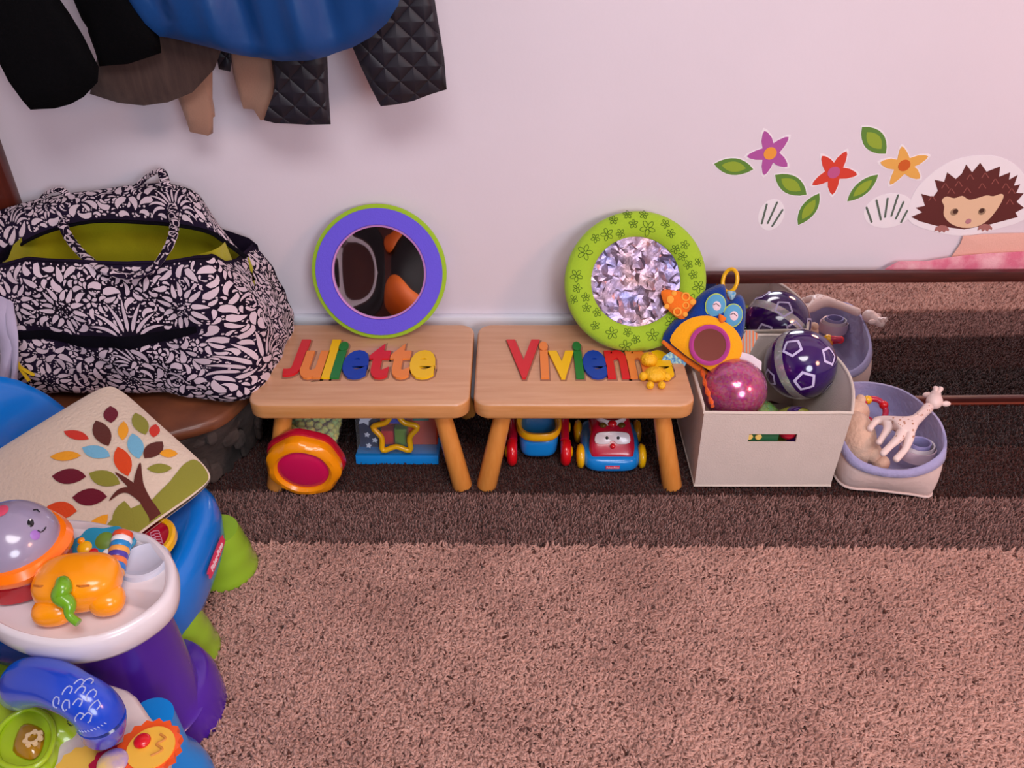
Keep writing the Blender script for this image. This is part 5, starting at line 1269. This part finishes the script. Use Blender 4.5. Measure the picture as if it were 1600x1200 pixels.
# ------------------------------------------------------------------ garments on the coat rail
t = thing('coat_rail', 'wooden coat rail with metal hooks above the play corner', 'coat rail')
MB().add(*box((-.52, YW-.012, 1.42), (1.2, .024, .09), .006)).out('rail_board', DARKW, t)
HK = [-.98, -.82, -.62, -.42, -.24]
for x in HK: MB().add(*tube(smoothpath([(x, YW-.02, 1.40), (x, YW-.06, 1.385), (x, YW-.085, 1.40), (x, YW-.09, 1.43)], 5), .005, 8)).out('hook', mat('steel', 'c0c0c8', .2, 1), t)
def garment(pts, Y, th, m, nm, parent, top=None, seed=0, amp=.006, rings=9, freq=26, c=None, e=.35):
    """pts: outline in picture pixels at depth Y, closed upward to given world (x,z) points"""
    Pk = Plane((0, Y, 0), (1, 0, 0), (0, 0, 1)); L = [Pk.px(u, v) for u, v in pts]+(top or [])
    L2 = []
    for i in range(len(L)):
        a, b_ = L[i], L[(i+1) % len(L)]; d = math.hypot(b_[0]-a[0], b_[1]-a[1]); k = max(1, int(d/.012))
        for j in range(k): L2.append((a[0]+(b_[0]-a[0])*j/k, a[1]+(b_[1]-a[1])*j/k))
    f = lambda x, y: amp*(math.sin(x*freq+seed+2*math.sin(y*6))+.5*math.sin(x*freq*2.1+y*9+seed*3))
    return MB().add(*puff(L2, Pk, th, th, rings, c, 0, f, e)).out(nm, m, parent, 70)
BLK = cloth('black_wool', '08080a', bump=.4); BRN = cloth('brown_skirt', '40302c', c2='4e3c36', scale=30, stretch=(3, 3, .3)); TAN = cloth('tan_suede', 'a07a66'); BLU = mat('blue_nylon', '06417e', .42, bump=1.0, bscale=14, stretch=(1, 1, .45))
QLT = bpy.data.materials.new('quilted_navy'); QLT.use_nodes = True; nt, b = nodes(QLT); b.inputs['Base Color'].default_value = (*lin('17141f'), 1); b.inputs['Roughness'].default_value = .55
tc = nt.nodes.new('ShaderNodeTexCoord'); hs = []
for sgn in (1, -1):
    mp = nt.nodes.new('ShaderNodeMapping'); mp.inputs['Rotation'].default_value = (0, sgn*PI/4, 0); nt.links.new(tc.outputs['Object'], mp.inputs[0])
    wv = nt.nodes.new('ShaderNodeTexWave'); wv.inputs['Scale'].default_value = 9; wv.wave_profile = 'SIN'; nt.links.new(mp.outputs[0], wv.inputs['Vector'])
    pw = nt.nodes.new('ShaderNodeMath'); pw.operation = 'POWER'; pw.inputs[1].default_value = .35; nt.links.new(wv.outputs['Fac'], pw.inputs[0]); hs.append(pw)
mm = nt.nodes.new('ShaderNodeMath'); mm.operation = 'MINIMUM'; nt.links.new(hs[0].outputs[0], mm.inputs[0]); nt.links.new(hs[1].outputs[0], mm.inputs[1])
bp = nt.nodes.new('ShaderNodeBump'); bp.inputs['Strength'].default_value = .8; bp.inputs['Distance'].default_value = .006; nt.links.new(mm.outputs[0], bp.inputs['Height']); nt.links.new(bp.outputs[0], b.inputs['Normal'])

t = thing('black_jacket', 'black jacket hanging at the upper left', 'jacket')
garment([(240, -10), (250, 60), (253, 82), (200, 100), (155, 104), (148, 80), (137, 50), (137, 45), (127, 30), (110, -10)], 1.54, .024, BLK, 'jacket_body', t, [(-.74, 1.0), (-.80, 1.22), (-.83, 1.385), (-.76, 1.385), (-.60, 1.22), (-.55, 1.0)], 1, c=(-.64, 1.05))
garment([(95, 2), (115, 30), (132, 58), (150, 95), (155, 104), (153, 128), (130, 152), (110, 163), (85, 170), (47, 172), (25, 140), (5, 100), (-20, 50), (-40, 0)], 1.50, .032, BLK, 'sleeve', t, [(-.93, 1.05), (-.89, 1.25), (-.83, 1.32), (-.78, 1.22), (-.77, 1.02)], 2, c=(-.84, .95))
t = thing('brown_skirt', 'brown pleated skirt hanging between the black and blue jackets', 'skirt')
garment([(345, 60), (346, 78), (335, 108), (300, 145), (262, 160), (225, 165), (185, 160), (140, 147), (150, 100), (158, 60)], 1.58, .016, BRN, 'skirt_cloth', t, [(-.70, 1.0), (-.66, 1.36), (-.60, 1.36), (-.50, 1.0)], 3, .004, c=(-.62, .92))
t = thing('tan_cardigan', 'tan cardigan with two sleeves showing under the jackets', 'cardigan')
garment([(270, 120), (278, 152), (292, 190), (297, 206), (325, 212), (333, 208), (333, 184), (336, 182), (332, 165), (332, 105)], 1.62, .012, TAN, 'sleeve', t, [(-.50, .95), (-.555, .95)], 1, .002)
garment([(360, 80), (364, 115), (374, 150), (380, 170), (396, 171), (407, 188), (425, 184), (428, 160), (429, 135), (427, 80)], 1.605, .012, TAN, 'sleeve', t, [(-.42, 1.0), (-.50, 1.0)], 2, .002)
garment([(290, 20), (400, 20), (400, -20), (290, -20)], 1.625, .010, TAN, 'cardigan_body', t, [(-.44, 1.2), (-.43, 1.37), (-.41, 1.37), (-.50, 1.2)], 2, .002)
t = thing('quilted_coat', 'dark quilted coat with two wide sleeves hanging', 'coat')
garment([(545, 60), (562, 100), (580, 138), (595, 166), (620, 163), (645, 158), (672, 148), (698, 140), (694, 90), (684, 30), (676, -20)], 1.56, .020, QLT, 'sleeve', t, [(-.14, 1.1), (-.17, 1.2), (-.25, 1.2), (-.24, 1.0)], 4, .003, c=None)
garment([(422, 80), (428, 130), (425, 160), (412, 188), (430, 193), (480, 195), (517, 194), (514, 150), (511, 80)], 1.575, .018, QLT, 'sleeve', t, [(-.31, 1.05), (-.38, 1.05)], 5, .003)
garment([(335, 70), (342, 108), (360, 112), (366, 70)], 1.62, .010, QLT, 'coat_hem', t, [(-.46, .95), (-.50, .95)], 5, .001)
garment([(540, 20), (540, -20), (440, -20), (440, 20)], 1.60, .015, QLT, 'coat_body', t, [(-.40, 1.15), (-.25, 1.38), (-.22, 1.38), (-.18, 1.15)], 5, .002)
t = thing('blue_jacket', 'royal blue nylon jacket hanging in front of the other coats', 'jacket')
garment([(195, -12), (212, 15), (228, 38), (248, 58), (295, 66), (345, 78), (390, 90), (440, 96), (480, 94), (512, 88), (550, 75), (580, 58), (605, 35), (622, 8), (628, -15)], 1.515, .034, BLU, 'jacket_body', t, [(-.20, 1.02), (-.26, 1.24), (-.38, 1.30), (-.41, 1.385), (-.44, 1.385), (-.47, 1.30), (-.62, 1.22), (-.66, 1.02)], 6, .013, 16, 43, c=(-.42, 1.05))

# ------------------------------------------------------------------ sofa, wardrobe and orange shapes added behind the photographer for the mirror reflections
t = thing('prop_sofa', 'dark brown sofa added behind the photographer for mirror reflections', 'sofa'); SF = cloth('sofa_brown', '3a1c18')
MB().add(*box((1.15, -2.1, .25), (1.5, .8, .40), .06)).out('seat', SF, t); MB().add(*box((1.15, -2.42, .50), (1.5, .22, .55), .08)).out('backrest', SF, t)
for x in (.35, 1.95): MB().add(*box((x, -2.1, .33), (.2, .85, .60), .06)).out('armrest', SF, t)

t = thing('wardrobe', 'dark brown wardrobe added behind the photographer for mirror reflections', 'wardrobe'); WD = mat('wardrobe_brown', '4a1e16', .4, c2='5c2a1e', scale=3)
MB().add(*box((-.95, -2.46, 1.07), (1.8, .25, 2.1), .01)).out('carcass', WD, t)
MB().add(*box((-1.16, -2.325, 1.07), (.045, .02, 2.1), .004)).out('edge_moulding', WHITEP, t)
MB().add(*box((-1.02, -2.33, 1.07), (.20, .012, 2.0), .004)).out('dark_panel', mat('panel_black', '140808', .3), t)
MB().add(*box((-.55, -2.33, 1.07), (.40, .012, 2.0), .004)).out('dark_panel', MATS['panel_black'], t)
t = thing('prop_lantern', 'large orange lantern added behind the photographer for mirror reflections', 'lantern')
MB().add(*ell((-.62, -2.0, 1.03), (.25, .25, .22))).out('shade', mat('orange_paper', 'e8680c', .6), t); MB().add(*tube([(-.62, -2.0, .78), (-.62, -2.0, .01)], .02)).out('stand', WD, t)
MB().add(*lathe([(.10, 0), (.10, .02), (0, .02)], 24, T((-.62, -2.0, .005)))).out('base', WD, t)
t = thing('prop_hat', 'orange hat added on the wardrobe for mirror reflections', 'hat')
MB().add(*ell((-.80, -2.27, 1.70), (.10, .05, .09))).out('crown', MATS['orange_paper'], t)
